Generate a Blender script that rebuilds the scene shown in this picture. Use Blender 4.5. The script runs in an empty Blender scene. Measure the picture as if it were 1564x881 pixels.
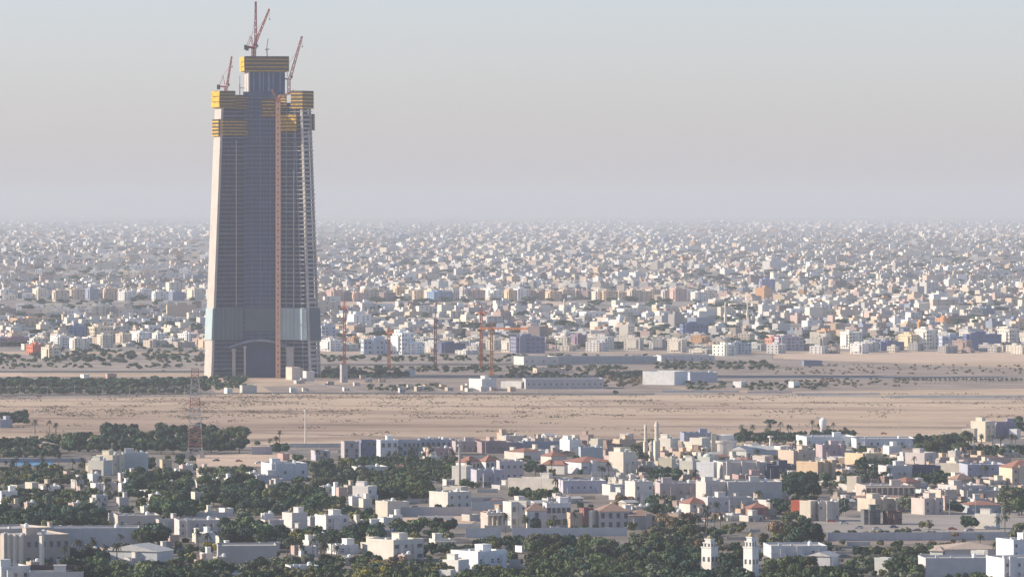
import bpy, math, random, re
import numpy as np
from mathutils import Vector, Matrix

# ------------------------------------------------------------------ camera, light, exposure
SC = bpy.context.scene
F, CX, EY, CH = 8130.0, 782.0, 322.0, 154.0      # focal length in photo pixels, centre column, eye-level row, camera height (m)
cam = bpy.data.cameras.new("camera"); camo = bpy.data.objects.new("camera", cam)
SC.collection.objects.link(camo); SC.camera = camo
camo.location = (0, 0, CH); camo.rotation_euler = (math.pi/2, 0, 0)
cam.sensor_width = 36; cam.lens = F/1564*36; cam.shift_y = -(440.5-EY)/1564
cam.clip_start = 1; cam.clip_end = 90000
SUN_EL, SUN_AZ = math.radians(24), math.radians(271)    # azimuth clockwise from +Y (the viewing direction)
wd = bpy.data.worlds.new("World"); SC.world = wd; wd.use_nodes = True
nt = wd.node_tree; bg = nt.nodes["Background"]
sky = nt.nodes.new("ShaderNodeTexSky"); sky.sky_type = 'NISHITA'; sky.sun_disc = False
sky.sun_elevation = SUN_EL; sky.sun_rotation = SUN_AZ
sky.air_density = 1.2; sky.dust_density = 0.6; sky.ozone_density = 3.0
tint = nt.nodes.new("ShaderNodeMix"); tint.data_type = 'RGBA'; tint.blend_type = 'MULTIPLY'; tint.inputs[0].default_value = 1
tcw = nt.nodes.new("ShaderNodeTexCoord"); sep = nt.nodes.new("ShaderNodeSeparateXYZ"); rw = nt.nodes.new("ShaderNodeValToRGB")
nt.links.new(tcw.outputs["Generated"], sep.inputs[0]); nt.links.new(sep.outputs[2], rw.inputs[0]); nt.links.new(rw.outputs[0], tint.inputs[7])
rw.color_ramp.elements[0].position = .03; rw.color_ramp.elements[0].color = (.96, 1.0, 1.45, 1)       # bluer sky tint low over the horizon
rw.color_ramp.elements[1].position = .45; rw.color_ramp.elements[1].color = (.80, .78, .80, 1)  # overhead sky, out of view, darkened to cut fill light on shaded walls
nt.links.new(sky.outputs[0], tint.inputs[6]); nt.links.new(tint.outputs[2], bg.inputs[0]); bg.inputs[1].default_value = 0.113
sl = bpy.data.lights.new("sun", 'SUN'); sl.energy = 5.0; sl.angle = math.radians(0.5); sl.color = (1, .87, .70)
so = bpy.data.objects.new("sun", sl); SC.collection.objects.link(so)
sd = Vector((math.sin(SUN_AZ)*math.cos(SUN_EL), math.cos(SUN_AZ)*math.cos(SUN_EL), math.sin(SUN_EL)))
so.rotation_euler = sd.to_track_quat('Z', 'Y').to_euler(); so.location = (-500, 0, 600)
SC.view_settings.view_transform = 'Standard'; SC.view_settings.look = 'None'
SC.view_settings.exposure = 0.50; SC.view_settings.gamma = 1
HAZE = 5.0e-5
SC.cycles.volume_bounces = 1; SC.cycles.max_bounces = 5; SC.cycles.diffuse_bounces = 2
SC.cycles.use_denoising = True; SC.cycles.denoising_prefilter = 'ACCURATE'

# ------------------------------------------------------------------ terrain height and picture-to-ground
TZ = [(-5000, 0), (5600, 0), (6500, 3), (8000, 13), (9600, 25), (12500, 34), (19000, 42), (36000, 50), (61000, 84)]
TY = np.array([a for a, b in TZ], float); TH = np.array([b for a, b in TZ], float)
def ground_z(Y): return float(np.interp(Y, TY, TH))
_ys = np.concatenate([np.linspace(1500, 5600, 200), np.linspace(5610, 60000, 4000)])
_rows = EY + F*(CH-np.interp(_ys, TY, TH))/_ys
def dist_of_row(py):
    return float(np.interp(-py, -_rows, _ys))
def at(px, py):
    Y = dist_of_row(py)
    return Vector(((px-CX)/F*Y, Y, ground_z(Y)))
def to_px(v): return CX+F*v[0]/v[1], EY+F*(CH-v[2])/v[1]

# ------------------------------------------------------------------ materials
def mat_new(name):
    m = bpy.data.materials.new(name); m.use_nodes = True
    return m, m.node_tree, m.node_tree.nodes["Principled BSDF"]
def noise(t, scale, detail=4, coord='Object', rough=.6):
    tc = t.nodes.new("ShaderNodeTexCoord"); n = t.nodes.new("ShaderNodeTexNoise")
    n.inputs["Scale"].default_value = scale; n.inputs["Detail"].default_value = detail; n.inputs["Roughness"].default_value = rough
    t.links.new(tc.outputs[coord], n.inputs["Vector"]); return n
def ramp(t, src, stops):
    r = t.nodes.new("ShaderNodeValToRGB"); e = r.color_ramp.elements
    while len(e) < len(stops): e.new(.5)
    for i, (p, c) in enumerate(stops): e[i].position = p; e[i].color = (*c, 1)
    t.links.new(src, r.inputs[0]); return r
def simple(name, col, rough=.85, var=.2, scale=.3, metal=0, spec=.3):
    m, t, b = mat_new(name); n = noise(t, scale)
    r = ramp(t, n.outputs[0], [(.3, [c*(1-var) for c in col]), (.7, [min(1, c*(1+var)) for c in col])])
    t.links.new(r.outputs[0], b.inputs["Base Color"]); b.inputs["Roughness"].default_value = rough
    b.inputs["Metallic"].default_value = metal; b.inputs["Specular IOR Level"].default_value = spec
    return m
def tinted(name, var=.18, scale=.25, rough=.9):
    """painted or plastered surface: the object's own colour, weathered by noise"""
    m, t, b = mat_new(name); n = noise(t, scale, 5)
    r = ramp(t, n.outputs[0], [(.25, (1-var,)*3), (.6, (1, 1, 1))])
    oi = t.nodes.new("ShaderNodeObjectInfo"); mx = t.nodes.new("ShaderNodeMix"); mx.data_type = 'RGBA'; mx.blend_type = 'MULTIPLY'
    mx.inputs[0].default_value = 1
    t.links.new(oi.outputs["Color"], mx.inputs[6]); t.links.new(r.outputs[0], mx.inputs[7])
    t.links.new(mx.outputs[2], b.inputs["Base Color"]); b.inputs["Roughness"].default_value = rough
    b.inputs["Specular IOR Level"].default_value = .2
    return m
M = {}
M['wall'] = tinted("painted_plaster"); M['roof'] = simple("roof_screed", (.42, .40, .38), .95, .25, .4)
M['tile'] = tinted("roof_tile", .3, .8); M['glass'] = simple("window_glass", (.09, .095, .11), .25, .3, .5, 0, .6)
M['frame'] = simple("window_frame", (.5, .47, .43)); M['trunk'] = simple("bark", (.13, .10, .075), .95, .3, 2)
M['leaf'] = tinted("foliage", .45, 1.1, .8); M['scrub'] = simple("scrub_leaf", (.10, .09, .06), .95, .4, .2)
M['conc'] = simple("raw_concrete", (.47, .43, .39), .9, .10, .12); M['slab'] = simple("slab_concrete", (.40, .38, .37), .9, .2, .2)
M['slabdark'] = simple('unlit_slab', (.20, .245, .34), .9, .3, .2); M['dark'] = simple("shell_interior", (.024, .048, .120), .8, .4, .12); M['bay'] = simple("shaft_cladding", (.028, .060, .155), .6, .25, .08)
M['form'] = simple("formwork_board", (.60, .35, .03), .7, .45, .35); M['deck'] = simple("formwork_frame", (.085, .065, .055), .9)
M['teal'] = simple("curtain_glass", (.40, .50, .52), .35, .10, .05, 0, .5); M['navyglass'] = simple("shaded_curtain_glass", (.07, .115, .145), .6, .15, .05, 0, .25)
M['paint'] = tinted("painted_steel", .12, .5, .55)
M['road'] = simple("asphalt", (.09, .088, .088), .9, .2, .03); M['lane'] = simple("pale_paving", (.34, .30, .27), .95, .15, .03)
M['sand'] = simple("bare_sand", (.58, .43, .32), 1, .12, .02); M['dirt'] = simple("dark_soil", (.29, .23, .195), 1, .35, .02)
M['greydirt'] = simple('grey_soil', (.33, .275, .235), 1, .35, .02); M['water'] = simple("pool_water", (.10, .30, .50), .3, .1, .1)
# desert and town ground, one sheet
def ground_material():
    m, t, b = mat_new("ground_soil")
    big = noise(t, .0022, 5); mid = noise(t, .012, 6); fine = noise(t, .055, 5)
    mp = t.nodes.new("ShaderNodeMapping"); mp.inputs["Scale"].default_value = (.25, 1, 1)
    for nn in (mid, big): t.links.new(nn.inputs["Vector"].links[0].from_socket, mp.inputs["Vector"]); t.links.new(mp.outputs[0], nn.inputs["Vector"])
    base = ramp(t, big.outputs[0], [(.32, (.40, .295, .225)), (.50, (.55, .415, .305)), (.68, (.64, .50, .37))])
    k1 = ramp(t, mid.outputs[0], [(.38, (.50, .45, .45)), (.50, (.95, .95, .95)), (.75, (1.08, 1.06, 1.02))])
    k2 = ramp(t, fine.outputs[0], [(.30, (.72, .69, .68)), (.50, (1, 1, 1)), (1, (1.05, 1.05, 1.05))])
    a = t.nodes.new("ShaderNodeMix"); a.data_type = 'RGBA'; a.blend_type = 'MULTIPLY'; a.inputs[0].default_value = .8
    c = t.nodes.new("ShaderNodeMix"); c.data_type = 'RGBA'; c.blend_type = 'MULTIPLY'; c.inputs[0].default_value = .7
    t.links.new(base.outputs[0], a.inputs[6]); t.links.new(k1.outputs[0], a.inputs[7])
    t.links.new(a.outputs[2], c.inputs[6]); t.links.new(k2.outputs[0], c.inputs[7])
    t.links.new(c.outputs[2], b.inputs["Base Color"]); b.inputs["Roughness"].default_value = 1
    b.inputs["Specular IOR Level"].default_value = .1
    return m
M['ground'] = ground_material()
M['townsoil'] = simple("town_soil", (.21, .18, .155), 1, .35, .03)
M['citysoil'] = simple("city_soil", (.27, .235, .21), 1, .3, .01)
def attr_mat(name, rough=.9):
    m, t, b = mat_new(name); a = t.nodes.new("ShaderNodeAttribute"); a.attribute_name = "tone"
    t.links.new(a.outputs["Color"], b.inputs["Base Color"]); b.inputs["Roughness"].default_value = rough
    b.inputs["Specular IOR Level"].default_value = .15; return m
M['tone'] = attr_mat("plaster_mixed"); M['toneleaf'] = attr_mat("foliage_mixed")

# ------------------------------------------------------------------ mesh builder
class MB:
    def __init__(s): s.v = []; s.f = []; s.m = []
    def add(s, vs, fs, m=0):
        k = len(s.v); s.v += [tuple(p) for p in vs]; s.f += [tuple(i+k for i in f) for f in fs]; s.m += [m]*len(fs)
    def hexa(s, p, m=0):
        s.add(p, [(0, 3, 2, 1), (4, 5, 6, 7), (0, 1, 5, 4), (1, 2, 6, 5), (2, 3, 7, 6), (3, 0, 4, 7)], m)
    def box(s, x0, x1, y0, y1, z0, z1, m=0):
        s.hexa([(x0, y0, z0), (x1, y0, z0), (x1, y1, z0), (x0, y1, z0), (x0, y0, z1), (x1, y0, z1), (x1, y1, z1), (x0, y1, z1)], m)
    def beam(s, a, b, w, m=0):
        a = Vector(a); b = Vector(b); d = (b-a).normalized()
        u = d.cross(Vector((0, 0, 1)) if abs(d.z) < .95 else Vector((0, 1, 0))).normalized()*w/2; v = d.cross(u).normalized()*w/2
        s.hexa([a-u-v, a+u-v, a+u+v, a-u+v, b-u-v, b+u-v, b+u+v, b-u+v], m)
    def lathe(s, prof, n=16, c=(0, 0), m=0):
        vs = []; fs = []
        for r, z in prof:
            for i in range(n):
                a = 2*math.pi*i/n; vs.append((c[0]+r*math.cos(a), c[1]+r*math.sin(a), z))
        for j in range(len(prof)-1):
            for i in range(n):
                k = (i+1) % n; fs.append((j*n+i, j*n+k, (j+1)*n+k, (j+1)*n+i))
        fs.append(tuple(range(n))[::-1]); fs.append(tuple((len(prof)-1)*n+i for i in range(n))); s.add(vs, fs, m)
    def lattice(s, a, b, w0, w1, seg, t, side=None, m=0):
        """four-chord lattice from a to b"""
        a = Vector(a); b = Vector(b); d = (b-a).normalized()
        u = d.cross(Vector((0, 1, 0)) if side is None else Vector(side))
        u = u.normalized(); v = d.cross(u).normalized()
        def ring(k):
            c = a.lerp(b, k); w = (w0+(w1-w0)*k)/2
            return [c-u*w-v*w, c+u*w-v*w, c+u*w+v*w, c-u*w+v*w]
        prev = ring(0)
        for i in range(1, seg+1):
            cur = ring(i/seg)
            for q in range(4):
                s.beam(prev[q], cur[q], t, m)
                s.beam(prev[q] if i % 2 else prev[(q+1) % 4], cur[(q+1) % 4] if i % 2 else cur[q], t*.7, m)
                if i % 2: s.beam(cur[q], cur[(q+1) % 4], t*.7, m)
            prev = cur
    def mesh(s, name, mats):
        me = bpy.data.meshes.new(name); me.from_pydata(s.v, [], s.f); me.update()
        for m in mats: me.materials.append(m)
        if len(mats) > 1: me.polygons.foreach_set("material_index", s.m)
        return me
def link(name, me, parent=None, col=None, loc=None):
    o = bpy.data.objects.new(name, me); SC.collection.objects.link(o)
    if parent: o.parent = parent
    if col: o.color = (*col, 1)
    if loc is not None: o.location = loc
    return o
def part(name, mb, mats, parent, col=None):
    if not isinstance(mats, (list, tuple)): mats = [mats]
    return link(name, mb.mesh(name, mats), parent, col)
THINGS = []      # (object, base label, px, py, fixed)
def tag(o, label, cat, group=None, px=0, py=0, fixed=False):
    o['label'] = label; o['category'] = cat
    if group: o['group'] = group
    THINGS.append([o, label, px, py, fixed]); return o
def empty(name, loc, rz=0):
    o = bpy.data.objects.new(name, None); SC.collection.objects.link(o); o.location = loc; o.rotation_euler = (0, 0, rz); o.empty_display_size = 1
    return o
def structure(o): o['kind'] = 'structure'; return o
def copy_thing(src, loc, rz, scale=1, col=None):
    r = src.copy(); SC.collection.objects.link(r); r.location = loc; r.rotation_euler = (0, 0, rz)
    r.scale = scale if isinstance(scale, (tuple, list)) else (scale,)*3
    for ch in src.children:
        c = ch.copy(); SC.collection.objects.link(c); c.parent = r
        if col and ch.name.startswith(('crown', 'wall')): c.color = (*col, 1)
    if col and src.type == 'MESH': r.color = (*col, 1)
    return r
rnd = random.Random(7)
def soft(c, k=.4): m_ = sum(c)/3; return tuple(v*(1-k)+m_*t*k for v, t in zip(c, (1.03, 1, .96)))
def bright(c, v): return tuple(min(.87, k*v) for k in c)
RECTS = []

# ------------------------------------------------------------------ ground, roads
def sheet(name, mats):
    ys = [-300, 1500, 2200, 2800, 3300, 3480, 3900, 4400, 4900, 5300, 5600, 5800, 6500, 7100, 7250, 8000, 8800, 9600, 10800, 12000, 14000, 16500, 20000, 24000, 30000, 36000, 60800]
    xs = [-6900, -3000, -1200, -400, 400, 1200, 3000, 6900]
    mb = MB(); vs = [(x, y, ground_z(y)) for y in ys for x in xs]; n = len(xs)
    fs = []; ms = []
    for j in range(len(ys)-1):
        for i in range(n-1):
            fs.append((j*n+i, j*n+i+1, (j+1)*n+i+1, (j+1)*n+i)); ms.append(0 if ys[j+1] <= 3480 else (1 if ys[j+1] <= 5800 else 2))
    me = bpy.data.meshes.new(name); me.from_pydata(vs, [], fs)
    for m in mats: me.materials.append(m)
    me.polygons.foreach_set("material_index", ms)
    return link(name, me)
structure(sheet("ground", [M['townsoil'], M['ground'], M['citysoil']]))
_lift = [0.03]
def patch(name, pts, mat, lift=None):
    """a ground sheet through picture points laid on the terrain"""
    _lift[0] += .006
    w = [at(*p) for p in pts]
    me = bpy.data.meshes.new(name); me.from_pydata([(p.x, p.y, p.z+_lift[0]) for p in w], [], [tuple(range(len(w)))]); me.materials.append(mat)
    return structure(link(name, me))
def strip(name, pts, h, mat):
    """a band of ground h picture rows deep along a polyline"""
    return patch(name, [(x, y) for x, y in pts]+[(x, y+h) for x, y in reversed(pts)], mat)
patch("sand_flat", [(1180, 539), (1700, 537), (1700, 551), (1400, 553), (1200, 549)], M['sand'])
patch("sand_flat", [(300, 694), (440, 692), (470, 700), (400, 712), (300, 712)], M['sand'])
patch("sand_flat", [(-60, 566), (30, 566), (42, 577), (-60, 578)], M['sand'])
patch("scrub_ground", [(-80, 540), (1180, 539), (1180, 552), (480, 556), (340, 570), (-80, 566)], M['greydirt'])
patch("scrub_ground", [(-80, 575), (310, 575), (330, 604), (200, 607), (-80, 611)], M['dirt'])
patch("scrub_ground", [(400, 590), (620, 584), (1010, 590), (1100, 602), (900, 604), (420, 601)], M['dirt'])
patch("scrub_ground", [(480, 552), (1200, 548), (1400, 556), (1640, 566), (1640, 592), (1200, 598), (1000, 590), (600, 584), (480, 580)], M['dirt'])
strip("road", [(-80, 566), (320, 566)], 3, M['road']); strip("road", [(490, 556), (1130, 553)], 3, M['road'])
strip("road", [(1130, 577), (1700, 575)], 2, M['lane']); strip("road", [(470, 583), (560, 598)], 2, M['lane'])
strip("road", [(-80, 604), (420, 599), (1000, 601)], 2, M['road']); strip("road", [(480, 461), (880, 461)], 6, M['sand'])
strip("road", [(880, 461), (1080, 463)], 4, M['lane']); strip("road", [(1000, 599), (1250, 603), (1700, 611)], 2, M['lane'])
strip("track", [(-80, 652), (260, 656), (720, 670)], 1.2, M['dirt']); strip("track", [(1000, 650), (1700, 652)], 1.5, M['dirt'])
patch("plaza", [(1235, 790), (1430, 783), (1640, 781), (1640, 812), (1262, 813)], M['lane'])
patch("yard", [(1262, 824), (1640, 824), (1640, 830), (1262, 832)], M['dirt'])
patch("earth_bank", [(610, 786), (745, 786), (720, 800), (620, 800)], M['sand'])
patch("pool", [(14, 706), (80, 706), (76, 711), (16, 711)], M['water'])
strip("road", [(650, 673), (1700, 664)], 2, M['road']); strip("road", [(380, 692), (560, 688)], 2, M['lane'])

# ------------------------------------------------------------------ the unfinished tower
TWR = at(404.5, 575.2); S = TWR.y/F
def tz(y): return (575.2-y)*S
tower = empty("unfinished_skyscraper", TWR)
tag(tower, "unfinished three-winged skyscraper of bare concrete with yellow formwork on top", "skyscraper", None, 405, 575, True)
DIRS = {'left': (math.radians(63)), 'right': -math.radians(57), 'back': math.radians(183)}
H0, HT = 0, 265
def WL(z): return 58-11.4*min(z, HT)/HT
def WW(z): return 16.3-1.5*min(z, HT)/HT
def wing_frame(a):
    d = Vector((-math.sin(a), -math.cos(a), 0)); n = Vector((-d.y, d.x, 0))
    return d, n      # n: the side normal; for 'left' it faces the camera, for 'right' -n faces the camera
def wpt(a, t, o, z): d, n = wing_frame(a); p = d*t+n*o; return (p.x, p.y, z)
def wbox(mb, a, t0, t1, o0, o1, z0, z1, m=0):
    """box in wing coordinates; t may be functions of z"""
    g = lambda q, z: q(z) if callable(q) else q
    r = lambda z: [wpt(a, g(t0, z), g(o0, z), z), wpt(a, g(t1, z), g(o0, z), z), wpt(a, g(t1, z), g(o1, z), z), wpt(a, g(t0, z), g(o1, z), z)]
    mb.hexa(r(z0)+r(z1), m)
tops = {'left': tz(150), 'right': tz(158), 'back': tz(160)}
for k, a in DIRS.items():
    top = tops[k]
    mb = MB(); zs = np.linspace(0, top, 6)
    for z0, z1 in zip(zs[:-1], zs[1:]):
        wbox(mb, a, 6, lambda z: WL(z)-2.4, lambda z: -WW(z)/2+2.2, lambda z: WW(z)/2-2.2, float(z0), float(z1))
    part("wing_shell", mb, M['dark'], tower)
    mb = MB(); z = 4.0
    while z < top-2:
        e = rnd.choice([.35, .5, .7, 1.1]) if k == 'right' else rnd.choice([.1, .2, .35])
        wbox(mb, a, 10, WL(z)+(e if k == 'right' else -1.6), -WW(z)/2-(.2 if k != 'left' else .1), WW(z)/2+.15+rnd.random()*.4, z, z+rnd.choice([.45, .5, .8])); z += 4.02
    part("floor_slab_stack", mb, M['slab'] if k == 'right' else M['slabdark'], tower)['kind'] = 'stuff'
    mb = MB()
    if k == 'right':      # open floors behind low parapet panels, gapped to imitate shade on this end
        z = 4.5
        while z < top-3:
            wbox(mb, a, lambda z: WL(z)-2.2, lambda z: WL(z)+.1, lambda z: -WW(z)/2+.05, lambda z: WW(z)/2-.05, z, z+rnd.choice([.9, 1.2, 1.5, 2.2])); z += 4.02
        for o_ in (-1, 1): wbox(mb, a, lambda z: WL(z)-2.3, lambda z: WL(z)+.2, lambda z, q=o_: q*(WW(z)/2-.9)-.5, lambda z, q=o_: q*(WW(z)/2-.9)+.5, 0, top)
    else:
      for z0, z1 in zip(zs[:-1], zs[1:]):
        wbox(mb, a, lambda z: WL(z)-2.2, lambda z: WL(z)+.15, lambda z: -WW(z)/2+.05, lambda z: WW(z)/2-.05, float(z0), float(z1))
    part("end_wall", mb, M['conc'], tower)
    mb = MB()
    for t in (20, 29, 38, 45):
        for sgn in (-1, 1):
            if t > 40: q = lambda z, t=t: WL(z)-9
            else: q = lambda z, t=t: t
            wbox(mb, a, q, lambda z, q=q: q(z)+.9, lambda z, s=sgn: s*(WW(z)/2-.9)-.45, lambda z, s=sgn: s*(WW(z)/2-.9)+.45, 0, top-1)
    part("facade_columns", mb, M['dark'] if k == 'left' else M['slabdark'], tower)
# infill between the two front wings
aL, aR = DIRS['left'], DIRS['right']
mb = MB(); zt = tz(141)
for z0, z1 in [(0, 100), (100, 200), (200, zt)]:
    def ring(z):
        l = wpt(aL, 25, WW(z)/2-.6, z); r = wpt(aR, 22, -WW(z)/2+.6, z); return [l, (l[0]*.45+r[0]*.55, min(l[1], r[1])-1.6, z), r, (0, 2, z)]
    mb.hexa(ring(z0)+ring(z1))
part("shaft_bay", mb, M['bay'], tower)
mb = MB()
for x in (-11, -3, 6):
    mb.box(x-.2, x+.2, -20.6+abs(x+2)*.03, -17, tz(518), zt-4)
z = 37
while z < zt-3: mb.box(-17.5, 12.5, -20.75, -17, z, z+.45); z += 4.02
part("bay_ribs", mb, simple("rib_steel", (.17, .22, .33), .7), tower)
# central core rising above the wings
core = Matrix.Rotation(math.radians(10), 3, 'Z')
def cbox(mb, x0, x1, y0, y1, z0, z1, m=0):
    P = [core @ Vector(p)+Vector((0, 0, 0)) for p in [(x0, y0, z0), (x1, y0, z0), (x1, y1, z0), (x0, y1, z0), (x0, y0, z1), (x1, y0, z1), (x1, y1, z1), (x0, y1, z1)]]
    mb.hexa(P, m)
mb = MB(); cbox(mb, -17, 17, -13, 16, 200, tz(95))
part("core_wall", mb, M['conc'], tower)
mb = MB()
cbox(mb, -15.5, 17.1, -13.3, -12.9, 255, tz(111)); part("core_shade_panel", mb, M['bay'], tower)  # dark sheet that paints the shade on the core's front
mb = MB()
for x, w in ((-12, 1.0), (-6.5, 1.2), (-3, .8), (2, 1.8), (6, .8), (12.5, 1.0)): cbox(mb, x-w/2, x+w/2, -13.55, -13.25, 260, tz(111))
part("core_ribs", mb, M['slabdark'], tower)
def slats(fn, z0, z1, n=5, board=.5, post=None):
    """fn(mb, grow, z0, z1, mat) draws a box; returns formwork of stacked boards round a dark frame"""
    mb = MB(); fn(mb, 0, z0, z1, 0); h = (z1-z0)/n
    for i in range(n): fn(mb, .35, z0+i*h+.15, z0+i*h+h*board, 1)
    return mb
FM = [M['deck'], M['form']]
def fw(fn, ya, yb, n=5, board=.42): part("formwork_platform", slats(fn, tz(yb), tz(ya), n, board), FM, tower)  # small board values thin the yellow on shaded sides, imitating shade
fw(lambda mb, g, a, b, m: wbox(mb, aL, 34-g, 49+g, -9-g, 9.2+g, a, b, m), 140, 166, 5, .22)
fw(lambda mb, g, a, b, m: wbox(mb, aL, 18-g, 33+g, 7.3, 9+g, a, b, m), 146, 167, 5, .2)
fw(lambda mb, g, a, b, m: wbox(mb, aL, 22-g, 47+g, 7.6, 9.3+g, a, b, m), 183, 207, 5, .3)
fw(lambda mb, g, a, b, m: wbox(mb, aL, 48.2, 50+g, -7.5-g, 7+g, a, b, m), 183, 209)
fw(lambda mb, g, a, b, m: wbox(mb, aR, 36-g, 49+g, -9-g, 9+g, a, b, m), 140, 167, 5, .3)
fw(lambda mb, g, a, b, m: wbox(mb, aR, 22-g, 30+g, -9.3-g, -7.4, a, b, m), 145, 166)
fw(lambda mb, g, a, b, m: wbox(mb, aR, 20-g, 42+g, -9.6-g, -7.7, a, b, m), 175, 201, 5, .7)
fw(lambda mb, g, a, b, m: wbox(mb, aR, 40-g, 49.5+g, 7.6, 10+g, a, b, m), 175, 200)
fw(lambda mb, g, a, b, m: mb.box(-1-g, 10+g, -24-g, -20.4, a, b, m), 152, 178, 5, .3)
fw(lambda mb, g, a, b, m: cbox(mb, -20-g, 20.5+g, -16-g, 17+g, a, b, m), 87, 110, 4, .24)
for yy0, yy1 in ((87.6, 95), (95.8, 102.5), (103.3, 109.6)): mb = MB(); cbox(mb, -21.4, -20.6, -16.2, 17, tz(yy1), tz(yy0)); part("lit_formwork_panel", mb, M['form'], tower)  # solid yellow on the sun side only, sunlight built into the shape
for yy0, yy1 in ((140.6, 148), (149, 156.5), (157.5, 165)): mb = MB(); wbox(mb, aL, 49.6, 50.4, -9.2, 9.4, tz(yy1), tz(yy0)); part("lit_formwork_panel", mb, M['form'], tower)  # added bright panels on the left wing end stand in for sunlight
# glazed storeys
zg0, zg1 = tz(518), tz(470)
mb = MB(); wbox(mb, aR, 13, lambda z: WL(z)-2, lambda z: -WW(z)/2-1.0, lambda z: -WW(z)/2-.25, zg0, zg1)
part("glazed_band", mb, M['teal'], tower)
mb = MB(); wbox(mb, aL, lambda z: WL(z)+.25, lambda z: WL(z)+1.1, lambda z: -WW(z)/2, lambda z: WW(z)/2, zg0, zg1)
part("glazed_band", mb, M['teal'], tower)
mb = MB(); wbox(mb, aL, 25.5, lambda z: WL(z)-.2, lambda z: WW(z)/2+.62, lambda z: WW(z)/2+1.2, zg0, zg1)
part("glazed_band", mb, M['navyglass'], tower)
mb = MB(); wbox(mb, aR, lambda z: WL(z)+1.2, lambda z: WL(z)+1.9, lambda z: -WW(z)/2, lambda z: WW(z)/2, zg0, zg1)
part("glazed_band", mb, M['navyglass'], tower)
mb = MB()
for t in np.arange(17, 53, 4.5): wbox(mb, aR, float(t), float(t)+.3, lambda z: -WW(z)/2-1.15, lambda z: -WW(z)/2-1.0, zg0, zg1)
part("mullion_set", mb, simple("mullion_metal", (.22, .27, .29), .5), tower)
mb = MB()
for t in np.arange(28, 54, 4.5): wbox(mb, aL, float(t), float(t)+.3, lambda z: WW(z)/2+1.2, lambda z: WW(z)/2+1.35, zg0, zg1)
part("mullion_set", mb, simple("mullion_metal", (.22, .27, .29), .5), tower)
mb = MB(); mb.box(-17.5, 12.6, -21.2, -20.7, zg0+8, zg1); part("glazed_band", mb, M['navyglass'], tower)
# curved canopy over the entrance, and columns
mb = MB(); n = 14
for i in range(n):
    u0, u1 = i/n, (i+1)/n
    def cp(u): return (-32+57*u, -24.5-4*math.sin(math.pi*u), tz(531)+6.5*math.sin(math.pi*u))
    a, b = cp(u0), cp(u1)
    mb.hexa([(a[0], a[1], a[2]), (b[0], b[1], b[2]), (b[0], -18, b[2]), (a[0], -18, a[2]), (a[0], a[1], a[2]+2.2), (b[0], b[1], b[2]+2.2), (b[0], -18, b[2]+2.2), (a[0], -18, a[2]+2.2)])
part("entrance_canopy", mb, M['slabdark'], tower)
for x0, x1, y0, yt in ((21.5, 28, -34, 528), (-29, -26, -26, 531), (-18, -16.4, -29, 527), (31, 37, -38, 560)):
    mb = MB(); mb.box(x0, x1, y0, y0+5, 0, tz(yt)); mb.box(x0-.6, x1+.6, y0-.6, y0+5.6, tz(yt)-2, tz(yt)-.4)
    part("entrance_pier", mb, M['conc'], tower)
mb = MB(); wbox(mb, aR, 24, 24.9, -9.6, -8.9, 40, tz(176)); wbox(mb, aR, 39, 39.7, -9.6, -9.0, 40, tz(260)); wbox(mb, aL, 33, 33.6, 9.2, 9.8, 66, tz(215))
part("riser_pipe", mb, simple("riser_metal", (.45, .42, .42)), tower)

# ------------------------------------------------------------------ cranes
RED, ORANGE, DRED = (.50, .05, .06), (.75, .17, .04), (.24, .01, .06)
def crane_luffing(px, base, head, tip, label, col, jw=2.0, jcol=None, dy=0.0, back=-1, w=2.4):
    """luffing crane standing on the tower: mast, slewing deck, cab, raised jib, A-frame, counterweight"""
    X = (px-404.5)*S; e = empty("luffing_crane", TWR+Vector((X, dy, tz(base))))
    tag(e, label, "crane", "cranes at work on the tower", px, base, True)
    hz = (base-head)*S
    mb = MB(); mb.lattice((0, 0, 0), (0, 0, hz), w, w, max(2, int(hz/3)), .62); part("mast", mb, M['paint'], e, col)
    mb = MB(); mb.box(-2.2, 2.2, -2, 2, hz, hz+1.2); mb.box(back*8 if back < 0 else 1.8, -1.8 if back < 0 else 8, -1.3, 1.3, hz+.2, hz+1.6)
    part("slewing_deck", mb, M['paint'], e, col)
    mb = MB(); mb.box(1.6*-back, 3.6*-back, -2.9, -1.2, hz+1.3, hz+3.6) if back < 0 else mb.box(-3.6, -1.6, -2.9, -1.2, hz+1.3, hz+3.6)
    part("cab", mb, M['glass'], e)
    mb = MB(); x = back*6.8; mb.box(x-1.4, x+1.4, -1.5, 1.5, hz-1.8, hz+2.6); part("counterweight", mb, M['deck'], e)
    T = ((tip[0]-px)*S, -1.0, (base-tip[1])*S)
    mb = MB(); mb.lattice((-back*1.2, -1.0, hz+1.6), T, jw, jw*.55, max(6, int((T[2]-hz)/3)), .62); part("jib", mb, M['paint'], e, jcol or col)
    mb = MB(); A = (back*2.6, 0, hz+11); mb.beam((-.6, -1, hz+1), A, .5); mb.beam((back*6, 0, hz+1), A, .45); mb.beam((-.6, 1, hz+1), A, .5)
    mid = Vector(A).lerp(Vector(T), .0); P = Vector((-back*1.2, -1, hz+1.6)).lerp(Vector(T), .72); mb.beam(A, P, .22)
    part("a_frame", mb, M['paint'], e, col)
    mb = MB(); mb.beam(T, (T[0]+.3, T[1], T[2]-9), .18); mb.box(T[0]-.3, T[0]+.9, T[1]-.4, T[1]+.4, T[2]-10, T[2]-9); part("hook_line", mb, M['deck'], e)
    return e
crane_luffing(389, 87, 75, (391, 3), "dark red crane on the core top with its jib raised almost upright", DRED, 2.2, (.50, .02, .07), -4)
crane_luffing(386, 87, 73, (411, 14), "orange crane on the core top with its jib leaning right", ORANGE, 2.0, None, 6)
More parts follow.
